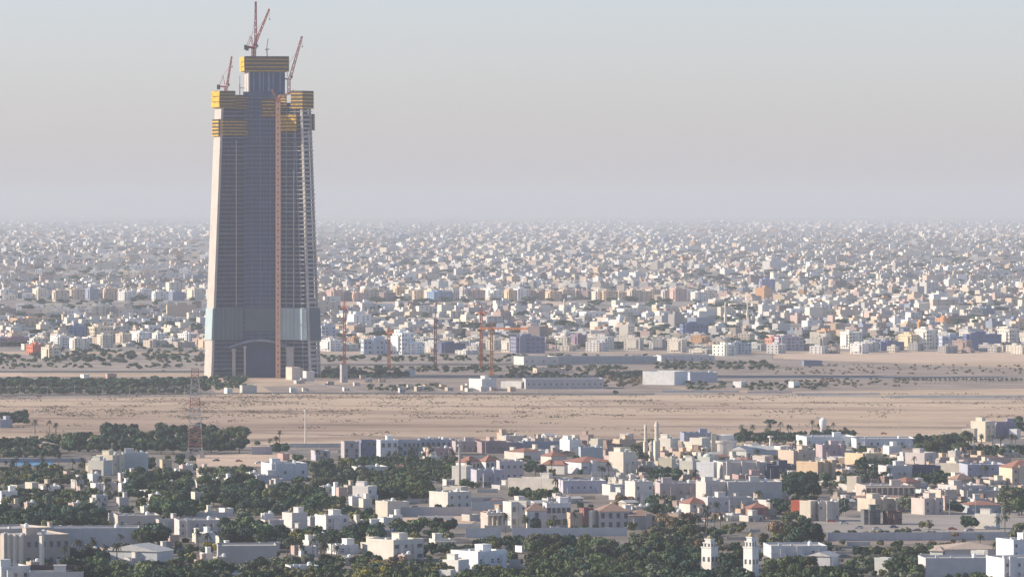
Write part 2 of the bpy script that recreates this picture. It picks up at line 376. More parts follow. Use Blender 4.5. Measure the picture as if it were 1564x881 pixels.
crane_luffing(345, 140, 134, (354, 87), "slim pink-red crane above the left wing of the tower", (.66, .16, .14), 1.6)
crane_luffing(441, 145, 122, (461, 56), "pale red crane over the right wing with a long leaning jib", (.74, .22, .16), 2.4, None, 4)
e = empty("placing_boom", TWR+Vector(((408-404.5)*S, 3, tz(87)))); tag(e, "short grey placing boom on the core top right of the cranes", "boom", None, 408, 87, True)
mb = MB(); mb.beam((0, 0, 0), (-.5, 0, 8), .9); part("mast", mb, M['paint'], e, (.3, .31, .34))
mb = MB(); mb.beam((-.5, 0, 8), (.8, 0, 17), .6); mb.beam((-2, 0, 6.5), (2, 0, 7.2), .8); part("arm", mb, M['paint'], e, (.3, .31, .34))
e = empty("placing_boom", TWR+Vector(((366-404.5)*S, 3, tz(150)))); tag(e, "short grey placing boom on the left wing beside the core", "boom", None, 366, 138, True)
mb = MB(); mb.beam((0, 0, 0), (0, 0, 13), .9); part("mast", mb, M['paint'], e, (.3, .33, .34))
mb = MB(); mb.beam((0, 0, 12), (0, 0, 21), .5); mb.beam((0, 0, 9.5), (4.6, 0, 9.2), .7); part("arm", mb, M['paint'], e, (.3, .33, .34))
# the tall orange crane climbing the facade
X = (427.3-404.5)*S; e = empty("climbing_crane", TWR+Vector((X, -36, 0)))
tag(e, "orange crane with a mast running the full height of the tower front", "crane", "cranes at work on the tower", 427, 578, True)
mb = MB(); hz = tz(158); mb.lattice((0, 0, 0), (0, 0, hz), 3.0, 3.0, 86, 1.25); part("mast", mb, M['paint'], e, (.95, .52, .32))
for z in range(30, 250, 27): mb = MB(); mb.beam((0, 0, z), (0, 16, z), .6); mb.beam((1, 0, z+1), (4, 14, z+1), .4); part("wall_tie", mb, M['paint'], e, (.55, .25, .12))
mb = MB(); mb.box(-2.2, 2.2, -2, 2, hz, hz+1.5); mb.box(-1.4, 1.4, -1.4, 1.4, hz+1.5, hz+5); part("slewing_deck", mb, M['paint'], e, (.66, .23, .12))
mb = MB(); mb.lattice((1, 0, hz+4), (15, 0, hz+11), 2.2, 1.4, 8, .45); part("jib", mb, M['paint'], e, (.62, .26, .2))
mb = MB(); mb.lattice((-1, 0, hz+2), (-6, 0, hz+12), 1.8, 1, 6, .4); part("counter_jib", mb, M['paint'], e, (.62, .26, .2))
mb = MB(); mb.box(-6.5, -3.4, -1.5, 1.5, hz+3, hz+6.5); part("cab", mb, M['glass'], e)
def crane_hammer(px, base, top, jl, jr, label, col, jcol=None):
    """hammerhead crane: jl, jr = lengths (m) of the arms to the left and right"""
    p = at(px, base); s = p.y/F; hz = (base-top)*s; e = empty("tower_crane", p)
    tag(e, label, "crane", "tower cranes standing on the building site", px, base, True)
    mb = MB(); mb.lattice((0, 0, 0), (0, 0, hz*.88), 2.3, 2.3, int(hz/3.2), .8); mb.box(-3, 3, -3, 3, 0, 1); part("mast", mb, M['paint'], e, col)
    mb = MB(); j = hz*.88; mb.lattice((0, 0, j), (0, 0, hz), 1.8, .5, 3, .45); mb.beam((0, 0, hz), (-jl*.8, 0, j+1), .25); mb.beam((0, 0, hz), (jr*.8, 0, j+1), .25); part("cat_head", mb, M['paint'], e, col)
    mb = MB(); yy = .35
    mb.lattice((-jl, jl*yy, j), (jr, -jr*yy, j), 1.3, 1.3, int((jl+jr)/3), .55); part("jib", mb, M['paint'], e, jcol or col)
    mb = MB(); mb.box(1.2, 3, -1, 1, j-3, j-.8); part("cab", mb, M['glass'], e)
    mb = MB(); sx = jl if jl < jr else -jr; mb.box(-sx*1-1.5, -sx+1.5, sx*yy-1, sx*yy+1, j-2.6, j-.7); part("counterweight", mb, M['deck'], e)
crane_hammer(526, 556, 458, 3, 4, "orange-red tower crane just right of the tower, the tallest of the site cranes", (.75, .16, .05))
crane_hammer(594, 565, 500, 3, 5, "short orange tower crane, second right of the tower", (.80, .22, .07))
crane_hammer(665, 560, 476, 18, 16, "grey and red tower crane with a pale jib, third right of the tower", (.25, .10, .09), (.6, .56, .5))
crane_hammer(735, 564, 466, 4, 5, "dark orange tower crane, left one of the pair near the white sheds", (.68, .17, .07))
crane_hammer(751, 572, 492, 12, 34, "orange tower crane with a long jib, right one of the pair near the white sheds", (.85, .30, .06), (.80, .28, .09))

# ------------------------------------------------------------------ masts, minarets, water tower, posts
def lattice_mast(px, base, top, wb, wt, label):
    p = at(px, base); s = p.y/F; H = (base-top)*s; e = empty("lattice_mast", p)
    tag(e, label, "mast", None, px, base, True); n = 9
    for i in range(n):
        mb = MB(); k0, k1 = i/n, (i+1)/n
        mb.lattice((0, 0, H*k0+(0 if i else .1)), (0, 0, H*k1), (wb+(wt-wb)*k0)*s, (wb+(wt-wb)*k1)*s, 3, .30)
        part("mast_section", mb, M['paint'], e, (.50, .20, .17) if i in (1, 2, 5, 8) else (.66, .58, .53))
    mb = MB()
    for q in (-1, 1):
        for r in (-1, 1): mb.box(q*wb*s/2-1.1, q*wb*s/2+1.1, r*wb*s/2-1.1, r*wb*s/2+1.1, 0, 4.5)
    part("footing", mb, M['conc'], e)
lattice_mast(298, 699, 563, 22, 10, "tall red and white lattice mast standing in front of the dark grove")
def pole(px, base, top, w, label, col, name="light_mast"):
    p = at(px, base); s = p.y/F; H = (base-top)*s; e = empty(name, p); tag(e, label, "pole", None, px, base, True)
    mb = MB(); mb.lathe([(w*s/2, 0), (w*s/2*.7, H)], 10); part("shaft", mb, M['paint'], e, col)
    mb = MB(); mb.lathe([(w*s*.9, H-1.2), (w*s*.9, H-.2), (w*s*.3, H)], 10); part("head", mb, M['paint'], e, col)
pole(466.5, 681, 625, 2.6, "tall white pole at the edge of the sand left of the apartment row", (.72, .68, .62))
pole(702, 742, 678, 4.4, "thick grey telecom pole in front of the white villa with red roofs", (.40, .37, .35), "telecom_pole")
pole(1177, 690, 665, 5, "short white post among palms right of the drum-shaped building", (.75, .7, .64), "vent_tower")
pole(826, 758, 722, 1.4, "thin white pole among the trees behind the arched mansion", (.65, .62, .6))
def minaret(px, base, top, w, label, col=(.66, .60, .50), name="minaret"):
    p = at(px, base); s = p.y/F; H = (base-top)*s; r = w*s/2; e = empty(name, p, math.radians(20)); tag(e, label, "minaret", None, px, base, True)
    mb = MB(); mb.box(-r, r, -r, r, 0, H*.52); part("lower_shaft", mb, M['wall'], e, col)
    mb = MB(); mb.lathe([(r*1.25, H*.52), (r*1.3, H*.55), (r*.8, H*.56)], 10); part("balcony", mb, M['wall'], e, col)
    mb = MB(); mb.lathe([(r*.85, H*.56), (r*.8, H*.86)], 10); part("upper_shaft", mb, M['wall'], e, col)
    mb = MB(); mb.lathe([(r*1.0, H*.86), (r*.9, H*.9), (r*.5, H*.96), (.1, H)], 10); part("cap", mb, M['wall'], e, col)
minaret(986, 706, 646, 5.6, "slimmer left minaret of the cream pair at the desert edge")
minaret(1003, 709, 642, 8, "thicker and taller right minaret of the cream pair at the desert edge")
minaret(995, 707, 673, 8, "short cream tower between the two cream minarets", (.6, .5, .42), "prayer_tower")
minaret(862, 489, 456, 4, "cream minaret in the far city, right of centre below the pale road"); minaret(1108, 499, 460, 3.6, "thin pale minaret in the far city near the city edge")
minaret(1142, 492, 459, 3, "very thin minaret in the far city, right of the other city minarets"); minaret(878, 440, 418, 3, "small minaret behind the far apartment row")
def tiered_tower(px, base, top, w, label):
    p = at(px, base); s = p.y/F; H = (base-top)*s; W = w*s; e = empty("tiered_tower", p, math.radians(52)); tag(e, label, "tower", "pair of white tiered towers among the trees", px, base, True)
    c = (.80, .78, .73); L = W*.70
    def tier(nm, r, z0, z1, win=False):
        mb = MB(); mb.box(-r, r, -r, r, z0, z1); mb.box(-r-.25, r+.25, -r-.25, r+.25, z1-.5, z1); o = part(nm, mb, M['wall'], e, c)
        if win:
            for ax in (0, 1):
                mb = MB(); q = r*.22; zc = (z0+z1)/2
                for u in (-.5, .5):
                    if ax == 0: mb.box(u*r-q, u*r+q, -r-.06, -r+.1, zc-1.0, zc+1.0)
                    else: mb.box(-r-.06, -r+.1, u*r-q, u*r+q, zc-1.0, zc+1.0)
                w_ = link("window", mb.mesh("window", [M['glass']]), o)
    tier("base_tier", L*.52, 0, H*.68, True); tier("middle_tier", L*.40, H*.68, H*.80, True); tier("top_tier", L*.30, H*.80, H*.90)
    mb = MB(); mb.lathe([(L*.24, H*.90), (L*.26, H*.93), (L*.14, H*.965), (.15, H*.975), (.12, H)], 10); part("finial", mb, simple("gilded_finial", (.45, .36, .2), .6), e)
tiered_tower(1084, 872, 816, 25, "left one of the two white tiered towers among the trees"); tiered_tower(1147, 880, 812, 23, "right, taller one of the two white tiered towers among the trees")
p = at(1255, 669); s = p.y/F; e = empty("water_tower", p); tag(e, "white bulb-shaped water tower on a thin stem at the sand edge", "water tower", None, 1255, 669, True)
mb = MB(); mb.lathe([(1.3, 0), (.9, 3), (.9, 14*s)], 12); part("stem", mb, M['wall'], e, (.75, .72, .66))
mb = MB(); mb.lathe([(1.0, 13*s), (4.4*s, 17*s), (5.6*s, 21*s), (5.6*s, 27*s), (4*s, 30*s), (.3, 31.5*s)], 18, (2*s, 0)); part("tank", mb, M['wall'], e, (.84, .82, .78))
mb = MB(); mb.beam((-9*s, 0, 33*s), (2*s, 0, 30*s), .5); mb.beam((-9*s, 0, 31*s), (-1*s, 0, 30*s), .4); part("antenna_arm", mb, M['paint'], e, (.7, .67, .62))

# ------------------------------------------------------------------ villas and houses of the near town
WHITE, CREAM, TAN, PINK, GREY, LAV, PEACH = (.80, .77, .71), (.76, .68, .55), (.55, .45, .37), (.58, .42, .37), (.50, .49, .48), (.60, .575, .56), (.70, .50, .34)
BROWN, NAVY, BLUE, REDW, ROSE, STONE = (.32, .22, .18), (.09, .11, .17), (.42, .47, .55), (.50, .13, .08), (.42, .20, .18), (.60, .56, .50)
REDT, BRT = (.48, .14, .09), (.40, .24, .18)
def window_mesh(w, h):
    mb = MB(); mb.box(-w/2, w/2, -.04, .06, -h/2, h/2, 0)
    t = .12; mb.box(-w/2-t, w/2+t, -.16, .05, h/2, h/2+t, 1); mb.box(-w/2-t, w/2+t, -.22, .05, -h/2-t, -h/2, 1)
    mb.box(-w/2-t, -w/2, -.14, .05, -h/2, h/2, 1); mb.box(w/2, w/2+t, -.14, .05, -h/2, h/2, 1)
    return mb.mesh("window", [M['glass'], M['frame']])
WIN = {'s': window_mesh(.95, 1.25), 'm': window_mesh(1.25, 1.6), 'w': window_mesh(3.0, 1.6), 'l': window_mesh(1.7, 2.5)}
def put_window(parent, kind, x, y, z, rz=0):
    o = link("window", WIN[kind], parent); o.location = (x, y, z); o.rotation_euler = (0, 0, rz); return o
def villa(x0, xm, x1, yt, yb, col, desc, o='', cat='house', name=None):
    """x0..xm: the side turned left to the sun, xm..x1: the front; yt, yb: top and foot rows in the photograph"""
    p = at(xm, yb); s = p.y/F; fw_, lw = max(x1-xm, 0)*s, max(xm-x0, 0)*s; H = (yb-yt)*s*(.93 if cat == 'house' else 1)
    th = math.atan2(max(lw, fw_*.08), max(fw_, lw*.35)); th = min(max(th, math.radians(4)), math.radians(66))
    W = max(fw_/math.cos(th), 5); D = lw/math.sin(th) if lw > .5 else 10; D = min(max(D, 6), 34)
    if fw_ < .5: W = 9
    if cat == 'pillar': W = D = 1.5
    nm = name or {'house': 'villa', 'wall': 'boundary_wall', 'shed': 'shed', 'apartment block': 'apartment_block'}.get(cat, 'villa')
    if col not in (REDW,): col = bright(soft(col, .25), rnd.uniform(.80, .92) if col not in (WHITE, NAVY) else .97)
    big = (x1-x0)*(yb-yt) > 1100; RECTS.append((x0, x1, yt, yb))
    e = empty(nm, p, th); tag(e, desc, cat, None, (x0+x1)/2, yb)
    mb = MB(); hb = H
    hip = re.search(r'hip', o); gab = 'gab' in o
    if hip or gab: hb = H*.70
    if cat == 'wall':
        e['kind'] = 'thing'; D = .4; mb.box(0, W, 0, D, 0, H, 0)
        k = 0
        while k < W: mb.box(k, min(k+.6, W+.1), -.08, D+.08, 0, H+.25, 0); k += 9
        part("wall_panel", mb, [M['wall'], M['roof']], e, col); return e
    bays = []
    if cat == 'house' and W > 7 and 'w' in o and not ('arch' in o or 'col' in o or 'plain' in o):
        n = 1 if W < 14 else 2 if W < 24 else 3
        for i in range(n):
            bx = W*(i+rnd.uniform(.15, .6))/n; bw = min(rnd.uniform(1.6, 3.6), W*.3); bp = rnd.uniform(.8, 2.2); bh = hb*rnd.choice([.5, .85, 1.12]); bays.append((bx, bx+bw)); mb.box(bx, bx+bw, -bp, -.01, 0, bh, 0)
            mb.box(bx-.15, bx+bw+.15, -bp-.15, -.07, bh, bh+.25, 0)
        if rnd.random() < .6: mb.box(-.4, W+.4, -.5, -.065, hb*.5-.15, hb*.5+.15, 0)
    mb.box(0, W, 0, D, 0, hb, 0)
    if not (hip or gab):
        t, q = .3, .9
        mb.box(-.06, W+.06, -.06, t, hb-.25, hb+q, 0); mb.box(-.06, W+.06, D-t, D+.06, hb-.25, hb+q, 0)
        mb.box(-.06, t, t, D-t, hb-.25, hb+q, 0); mb.box(W-t, W+.06, t, D-t, hb-.25, hb+q, 0)
    part("walls", mb, [M['wall'], M['roof']], e, col)
    if not (hip or gab):
        mb = MB(); mb.box(.3, W-.3, .3, D-.3, hb-.02, hb+.08); part("roof", mb, M['roof'], e)
    if hip:
        mb = MB(); ov = .7; a, b = min(W, D)/2, 0
        r0, r1 = ((a, D/2), (W-a, D/2)) if W >= D else ((W/2, a), (W/2, D-a))
        vs = [(-ov, -ov, hb), (W+ov, -ov, hb), (W+ov, D+ov, hb), (-ov, D+ov, hb), (r0[0], r0[1], H), (r1[0]+.01, r1[1]+.01, H)]
        fs = [(0, 1, 5, 4), (1, 2, 5), (2, 3, 4, 5), (3, 0, 4), (3, 2, 1, 0)] if W >= D else [(0, 1, 4), (1, 2, 5, 4), (2, 3, 5), (3, 0, 4, 5), (3, 2, 1, 0)]
        mb.add(vs, fs); part("roof", mb, M['tile'], e, {'r': (.36, .18, .14), 'b': (.36, .24, .19), 't': (.50, .40, .33)}.get(o[hip.end():hip.end()+1], REDT))
    if gab:
        mb = MB(); ov = .6; vs = [(-ov, -ov, hb), (W+ov, -ov, hb), (W+ov, D+ov, hb), (-ov, D+ov, hb), (-ov, D/2, H), (W+ov, D/2, H)]
        mb.add(vs, [(0, 1, 5, 4), (2, 3, 4, 5), (0, 4, 3), (1, 2, 5), (3, 2, 1, 0)]); part("roof", mb, M['tile'], e, (.56, .55, .53))
    if not (hip or gab) and cat == 'house' and 'hut' not in o and 'dome' not in o and W > 8 and rnd.random() < .4: o += 'hut'
    if not (hip or gab) and cat in ('house', 'apartment block') and W > 9 and rnd.random() < .7: o += 'tank'
    if 'hut' in o:
        mb = MB(); hw = min(W*.35, 5); hx = W*rnd.choice([.1, .45, .6]); mb.box(hx, hx+hw, D*.3, D*.3+min(D*.5, 5), hb+.1, hb+3.1); mb.box(hx-.2, hx+hw+.2, D*.3-.2, D*.3+min(D*.5, 5)+.2, hb+3.1, hb+3.35)
        part("roof_hut", mb, M['wall'], e, tuple(min(.85, c*1.1) for c in col))
    if 'tank' in o:
        mb = MB(); mb.lathe([(1, hb+.1), (1, hb+1.9), (.3, hb+2.3)], 10, (W*.75, D*.4)); part("water_tank", mb, M['wall'], e, (.8, .8, .78))
        mb = MB(); mb.box(W*.2, W*.2+1.6, D*.5, D*.5+1.2, hb+.1, hb+1.3); mb.box(W*.4, W*.4+1.2, D*.35, D*.35+1.2, hb+.1, hb+1.1); part("air_conditioner", mb, M['wall'], e, (.6, .6, .6))
    if 'dome' in o:
        R = min(W, D)*.36; mb = MB(); mb.lathe([(R*math.cos(a), hb+.1+R*.9*math.sin(a)) for a in np.linspace(0, 1.5, 8)], 18, (W/2, D/2)); part("dome", mb, M['wall'], e, (.55, .60, .52) if 'domeg' in o else col)
    mt = re.search(r'w(\d)x(\d+)', o)
    if mt:
        R_, C_ = int(mt.group(1)), int(mt.group(2)); fh = hb/R_
        for i in range(R_):
            for j in range(C_):
                if not big and rnd.random() < .3 or any(a-.7 < W*(j+.5)/C_ < b+.7 for a, b in bays): continue
                kd = 'l' if 'lwin' in o else 's' if W/C_ < 3.4 else ('w' if 'wide' in o else 'm')
                put_window(e, kd, W*(j+.5)/C_, 0, fh*(i+.52))
    mt = re.search(r'l(\d)x(\d+)', o)
    if mt:
        R_, C_ = int(mt.group(1)), int(mt.group(2)); fh = hb/R_
        for i in range(R_):
            for j in range(C_): put_window(e, 's', 0, D*(j+.5)/C_, fh*(i+.52), -math.pi/2)
    mt = re.search(r'col(\d+)', o)
    if mt:
        C_ = int(mt.group(1)); mb = MB()
        for j in range(C_+1): mb.box(W*j/C_-.35, W*j/C_+.35, -2.2, -1.5, 0, hb-.3)
        mb.box(-.5, W+.5, -2.4, -.07, hb-.35, hb+.05); part("colonnade", mb, M['wall'], e, CREAM)
    if 'arch' in o:
        mb = MB(); R = 2.6*(s/.31); vs = [(W*.44+R*math.cos(a), -.18, 2.8+R*math.sin(a)) for a in np.linspace(0, math.pi, 12)]+[(W*.44-R, -.18, 0), (W*.44+R, -.18, 0)]
        n = len(vs); mb.add(vs+[(x, 0.05, z) for x, _, z in vs], [tuple(range(n))]+[(i, (i+1) % n, n+(i+1) % n, n+i) for i in range(n)]); part("arched_doorway", mb, M['deck'], e)
    return e
V = villa
H_ = 'house'
# bottom rows
V(-40, 4, 103, 817, 869, TAN, "large tan building with lit pillars in the bottom left corner", 'w2x9plainhutlwin')
V(-60, -2, 76, 808, 846, (.62, .54, .48), "tan upper block behind the pillars at bottom left", 'tank')
for i, x in enumerate((5, 13, 22, 31, 63)): V(x-3, x+1, x+4, 817+i, 874, CREAM, "lit cream pillar on the tan corner building" , '', 'pillar', 'pillar')
V(-20, 2, 44, 866, 890, (.62, .63, .63), "pale grey low house at the very bottom left", 'w1x3')
V(42, 45, 127, 875, 892, (.66, .64, .60), "long pale wall house under a dark flat roof, bottom left", '')
V(40, 43, 128, 868, 882, (.10, .06, .08), "dark maroon canopy behind the bottom left wall", '', 'shed')
V(70, 75, 212, 809, 840, (.60, .60, .61), "long windowless grey-white hall left of the tall dark tree", 'tank', 'hall', 'hall')
V(169, 180, 243, 788, 809, (.56, .50, .43), "long tan bungalow with a lit white end", 'w1x5tank')
V(236, 243, 275, 795, 812, (.58, .54, .50), "small tan bungalow behind the tall dark tree", 'w1x2')
V(160, 240, 262, 832, 866, (.62, .64, .66), "pale shed with a sloping white roof edge", 'gab', 'shed')
V(-6, 2, 26, 751, 770, WHITE, "weathered white house at the left edge among trees", 'w2x3hut'); V(60, 66, 92, 744, 754, WHITE, "low white roof house left above the hedge", '')
V(139, 147, 164, 757, 776, (.62, .62, .64), "pale grey house in the trees above the long hedge", 'w2x2'); V(126, 130, 148, 772, 780, (.6, .6, .6), "tiny grey house above the long hedge", '')
V(219, 226, 231, 750, 759, WHITE, "tiny bright white hut deep in the grove", ''); V(44, 49, 54, 738, 747, CREAM, "tiny cream hut above the left hedge", '')
V(20, 26, 31, 742, 750, CREAM, "tiny cream hut at upper left of the hedge", ''); V(98, 102, 111, 721, 734, PINK, "small pink house among olive trees", 'w1x2')
V(178, 184, 212, 724, 736, (.7, .62, .6), "low white-pink house in front of the cream block", ''); V(155, 160, 178, 738, 750, (.55, .52, .5), "grey house under the cream block", 'w1x2')
V(263, 274, 288, 774, 791, CREAM, "small house with a brightly lit cream wall in the middle of the woods", 'w1x2'); V(286, 288, 347, 782, 792, LAV, "low grey wall right of the small cream house", '', 'wall')
V(262, 274, 338, 795, 820, (.66, .60, .57), "two-storey pinkish house left of the tallest dark tree clump", 'w2x6tank'); V(398, 405, 433, 795, 818, (.66, .58, .55), "pinkish house with a lit corner right of the tallest tree clump", 'w1x3')
V(430, 446, 469, 784, 806, (.76, .70, .66), "cream block house with a stair tower", 'w1x2hut'); V(480, 498, 532, 788, 812, (.72, .68, .64), "white flat-roofed house in a gap between dark trees", 'w2x3tank')
V(327, 333, 422, 836, 862, (.52, .50, .47), "long low grey-beige hall between tree rows", '', 'hall', 'hall'); V(392, 398, 427, 830, 844, (.50, .50, .55), "small lavender hut above the grey-beige hall", '')
V(434, 444, 486, 866, 880, (.75, .74, .68), "low white house at the bottom behind olive bushes", 'w1x3'); V(325, 330, 392, 877, 892, (.66, .66, .66), "pale flat roof cut by the bottom edge", '')
V(455, 461, 484, 836, 850, (.66, .68, .68), "small white block in the mixed trees", 'w1x2'); V(498, 515, 547, 834, 846, (.78, .74, .70), "white flat roof house among mixed trees", 'w1x2')
V(538, 562, 575, 743, 770, (.80, .74, .70), "white house with a bright side wall left of centre", 'w2x2'); V(573, 592, 612, 766, 790, CREAM, "cream gatehouse at the left end of the long lavender wall", '')
V(604, 612, 625, 767, 782, CREAM, "small cream block behind the long lavender wall", ''); V(607, 611, 722, 774, 788, (.58, .55, .56), "long lavender garden wall of the cream villa", '', 'wall')
V(655, 684, 719, 752, 778, (.74, .70, .62), "cream villa with small windows above the long garden wall", 'w2x3plain'); V(676, 704, 714, 744, 770, CREAM, "tall lit cream stair block of the villa above the garden wall", '')
V(716, 720, 772, 766, 779, (.66, .66, .64), "pale wall left of the arched mansion", '', 'wall'); V(578, 586, 600, 792, 803, (.74, .72, .66), "small white roof left of the earth bank", '')
V(546, 552, 588, 803, 815, (.66, .64, .62), "low white house behind a dark tree, below the earth bank", 'w1x3'); V(505, 522, 533, 792, 806, (.74, .70, .68), "small pinkish-white house in front of a dark tree", '')
V(560, 601, 646, 825, 858, (.74, .67, .58), "cream modern villa with a glass front", 'w2x4wide'); V(594, 622, 636, 838, 856, (.82, .78, .70), "lit cream porch in front of the modern villa", '')
V(550, 574, 602, 831, 845, CREAM, "low lit cream wing of the modern villa", ''); V(655, 664, 694, 825, 842, (.72, .68, .62), "low white house with a pillared front", 'col5')
V(688, 730, 774, 843, 870, (.84, .84, .84), "brightest white cubic villa with a pale blue shaded side", 'w1x5'); V(676, 700, 716, 857, 872, WHITE, "low white annex of the brightest white villa", '')
V(674, 688, 692, 872, 888, WHITE, "small bright white hut below the brightest white villa", ''); V(706, 711, 765, 806, 821, (.66, .65, .66), "pale wall left below the arched mansion", '', 'wall')
V(734, 744, 772, 784, 810, (.66, .52, .45), "rosy pillared wing at the left of the mansion", 'col4'); V(736, 740, 780, 802, 812, CREAM, "cream plinth wall before the rosy wing", '', 'wall')
V(777, 804, 806, 764, 806, (.80, .75, .66), "cream left block of the arched mansion", 'l2x3'); V(768, 781, 806, 766, 806, (.72, .69, .66), "pale left wing of the arched mansion with small windows", 'w2x3plainlwin')
V(800, 805, 835, 765, 807, (.74, .70, .64), "central block of the mansion with a dark arched doorway", 'w2x1plainlwinarchhipb'); V(829, 835, 872, 768, 806, (.76, .74, .74), "white right wing of the mansion with paired windows", 'w2x5plainlwinhut')
V(850, 856, 872, 758, 790, (.64, .55, .52), "rosy tower block rising behind the mansion", 'w1x2'); V(778, 782, 958, 806, 819, (.66, .64, .65), "long pale garden wall in front of the arched mansion", '', 'wall')
V(866, 871, 894, 784, 808, PEACH, "peach block right of the arched mansion", ''); V(888, 892, 902, 776, 808, (.35, .12, .12), "narrow dark red block right of the peach block", 'w2x1')
V(896, 904, 909, 780, 808, (.84, .76, .60), "lit cream pier between dark red blocks", ''); V(908, 915, 962, 766, 808, (.62, .56, .55), "wide house with a brown hipped roof right of the mansion", 'w2x4plainlwinhipb')
V(955, 960, 1004, 776, 808, (.50, .47, .44), "grey-beige wing with a brown roof at the end of the garden wall", 'w2x4hipb'); V(950, 972, 974, 869, 890, WHITE, "small bright white gable at the bottom right of centre", 'gab')
V(793, 797, 804, 836, 843, WHITE, "tiny white hut in front of the mansion", ''); V(775, 778, 794, 854, 865, (.68, .68, .68), "pale low wall right of the brightest white villa", '', 'wall')
V(1020, 1036, 1040, 786, 802, PEACH, "small peach house in the trees right of the mansion", ''); V(1004, 1008, 1018, 788, 798, (.66, .66, .68), "tiny pale house right of the mansion", '')
# right bottom
V(1038, 1054, 1082, 757, 790, (.76, .70, .64), "cream house with bays and a red roof", 'w2x2hipr'); V(1070, 1081, 1114, 760, 790, (.62, .60, .60), "grey house with tall windows beside the cream bay house", 'w2x4')
V(1108, 1114, 1150, 760, 786, LAV, "lavender house behind the maroon one", 'w1x4'); V(1140, 1148, 1174, 766, 793, ROSE, "maroon house with a dark red roof", 'w1x4hipr')
V(1175, 1182, 1188, 769, 781, WHITE, "tiny white hut right of the maroon house", ''); V(1214, 1225, 1227, 765, 787, REDW, "small bright red wall block", '')
V(1222, 1238, 1250, 765, 796, (.76, .66, .52), "cream block beside the bright red wall", 'w2x2'); V(1246, 1251, 1282, 767, 796, (.60, .55, .49), "beige office with square windows beside the plaza", 'w2x5')
V(1170, 1178, 1264, 835, 852, (.62, .64, .68), "long pale blue-grey wall house behind the right tiered tower", 'w1x2'); V(1219, 1228, 1235, 827, 840, WHITE, "bright white roof hut right of the tiered towers", '')
V(1236, 1268, 1284, 843, 864, (.56, .56, .58), "grey shed with a slanting lit roof edge", 'gab', 'shed'); V(1262, 1272, 1278, 852, 864, WHITE, "tiny white hut by the grey shed", '')
V(1260, 1264, 1545, 813, 826, (.56, .56, .60), "long lavender panel wall below the plaza", '', 'wall'); V(1316, 1320, 1345, 780, 801, (.16, .18, .19), "dark glass pavilion on the plaza", 'w2x3')
V(1350, 1356, 1378, 782, 801, (.24, .12, .11), "dark red-brown pavilion on the plaza", 'w2x3'); V(1312, 1337, 1374, 763, 782, (.70, .58, .44), "peach bungalow behind the dark pavilions", 'w1x4')
V(1312, 1322, 1396, 742, 764, (.62, .50, .44), "long pinkish terrace house with lit piers", 'col9'); V(1310, 1318, 1402, 757, 768, (.28, .18, .16), "brown roof strip below the terrace house", 'hipb')
V(1394, 1412, 1442, 762, 786, (.62, .50, .45), "stepped pink house left of the plaza palms", 'w2x3hut'); V(1422, 1437, 1462, 749, 770, (.72, .60, .48), "cream block with a bright white corner", 'w1x2')
V(1436, 1461, 1508, 742, 766, (.62, .52, .48), "peach and grey long house", 'w1x5tank'); V(1466, 1472, 1545, 750, 768, (.60, .56, .52), "long pale stone house on the right", 'w1x7')
V(1472, 1480, 1532, 764, 784, (.42, .47, .54), "blue-grey house with a red roof on the right", 'w1x7hipr'); V(1490, 1521, 1529, 786, 808, (.82, .76, .66), "lit white corner house beyond the plaza", 'w1x2hut')
V(1428, 1440, 1443, 832, 858, (.82, .82, .72), "white pointed hut beside the tan roofed hall", 'hipt'); V(1434, 1443, 1534, 830, 858, (.55, .53, .54), "wide hall with a gently pitched tan roof", 'hipt', 'hall', 'hall')
V(1408, 1414, 1520, 855, 884, (.62, .60, .62), "large pale lavender flat-roofed hall at bottom right", 'tank', 'hall', 'hall'); V(1488, 1503, 1508, 842, 864, WHITE, "white cube on the lavender hall", '')
V(1526, 1548, 1600, 824, 866, (.80, .80, .79), "white building with small windows at the right edge", 'w3x6hut'); V(1512, 1534, 1600, 852, 900, (.74, .74, .74), "white front building with small windows in the bottom right corner", 'w3x7')
V(1344, 1356, 1358, 853, 878, (.82, .82, .74), "narrow bright white block between trees at bottom right", ''); V(1402, 1406, 1427, 845, 855, (.68, .68, .68), "pale low wall right of the mixed trees", '', 'wall')
# middle rows, left part
V(-10, 0, 18, 642, 653, (.42, .42, .52), "grey wall house under the tree at the left sand edge", ''); V(46, 62, 88, 673, 692, (.72, .50, .38), "small pink house with a lit orange roof in the left grove", 'hipt')
V(134, 158, 170, 704, 726, (.66, .64, .56), "low pale left wing of the cream block in the woods", ''); V(146, 172, 189, 695, 724, (.78, .68, .50), "cream block with arched openings beside the grove", 'w1x2hut')
V(183, 188, 226, 692, 722, (.52, .56, .56), "plain grey-green cube right of the cream block", 'hut'); V(243, 248, 262, 703, 716, (.62, .52, .32), "small ochre house below the grove", 'w1x2')
V(-20, -10, 130, 700, 706, (.32, .34, .46), "long low blue-grey wall behind the pool", '', 'wall'); V(396, 415, 469, 708, 734, (.66, .70, .73), "white villa with a bright left end at the sandy strip", 'w1x4hut')
V(383, 392, 424, 727, 739, (.62, .60, .62), "low grey annex left of the white villa by the sandy strip", ''); V(379, 384, 416, 682, 694, (.44, .42, .50), "purple-grey low wall by the sandy strip", '', 'wall')
V(438, 442, 560, 677, 683, (.66, .64, .60), "long white wall along the sand edge", '', 'wall'); V(474, 482, 504, 689, 703, (.50, .48, .54), "lavender low house at the sand edge", '')
V(425, 432, 442, 694, 703, (.56, .34, .30), "small reddish hut at the end of the sandy strip", '')
A = 'apartment block'
V(520, 526, 548, 676, 701, (.52, .47, .46), "leftmost apartment block of the row, brown with dark balconies", 'w3x3 lwin', A); V(547, 552, 575, 674, 700, (.24, .27, .40), "dark blue-grey block, second of the apartment row", 'w3x3 lwin', A)
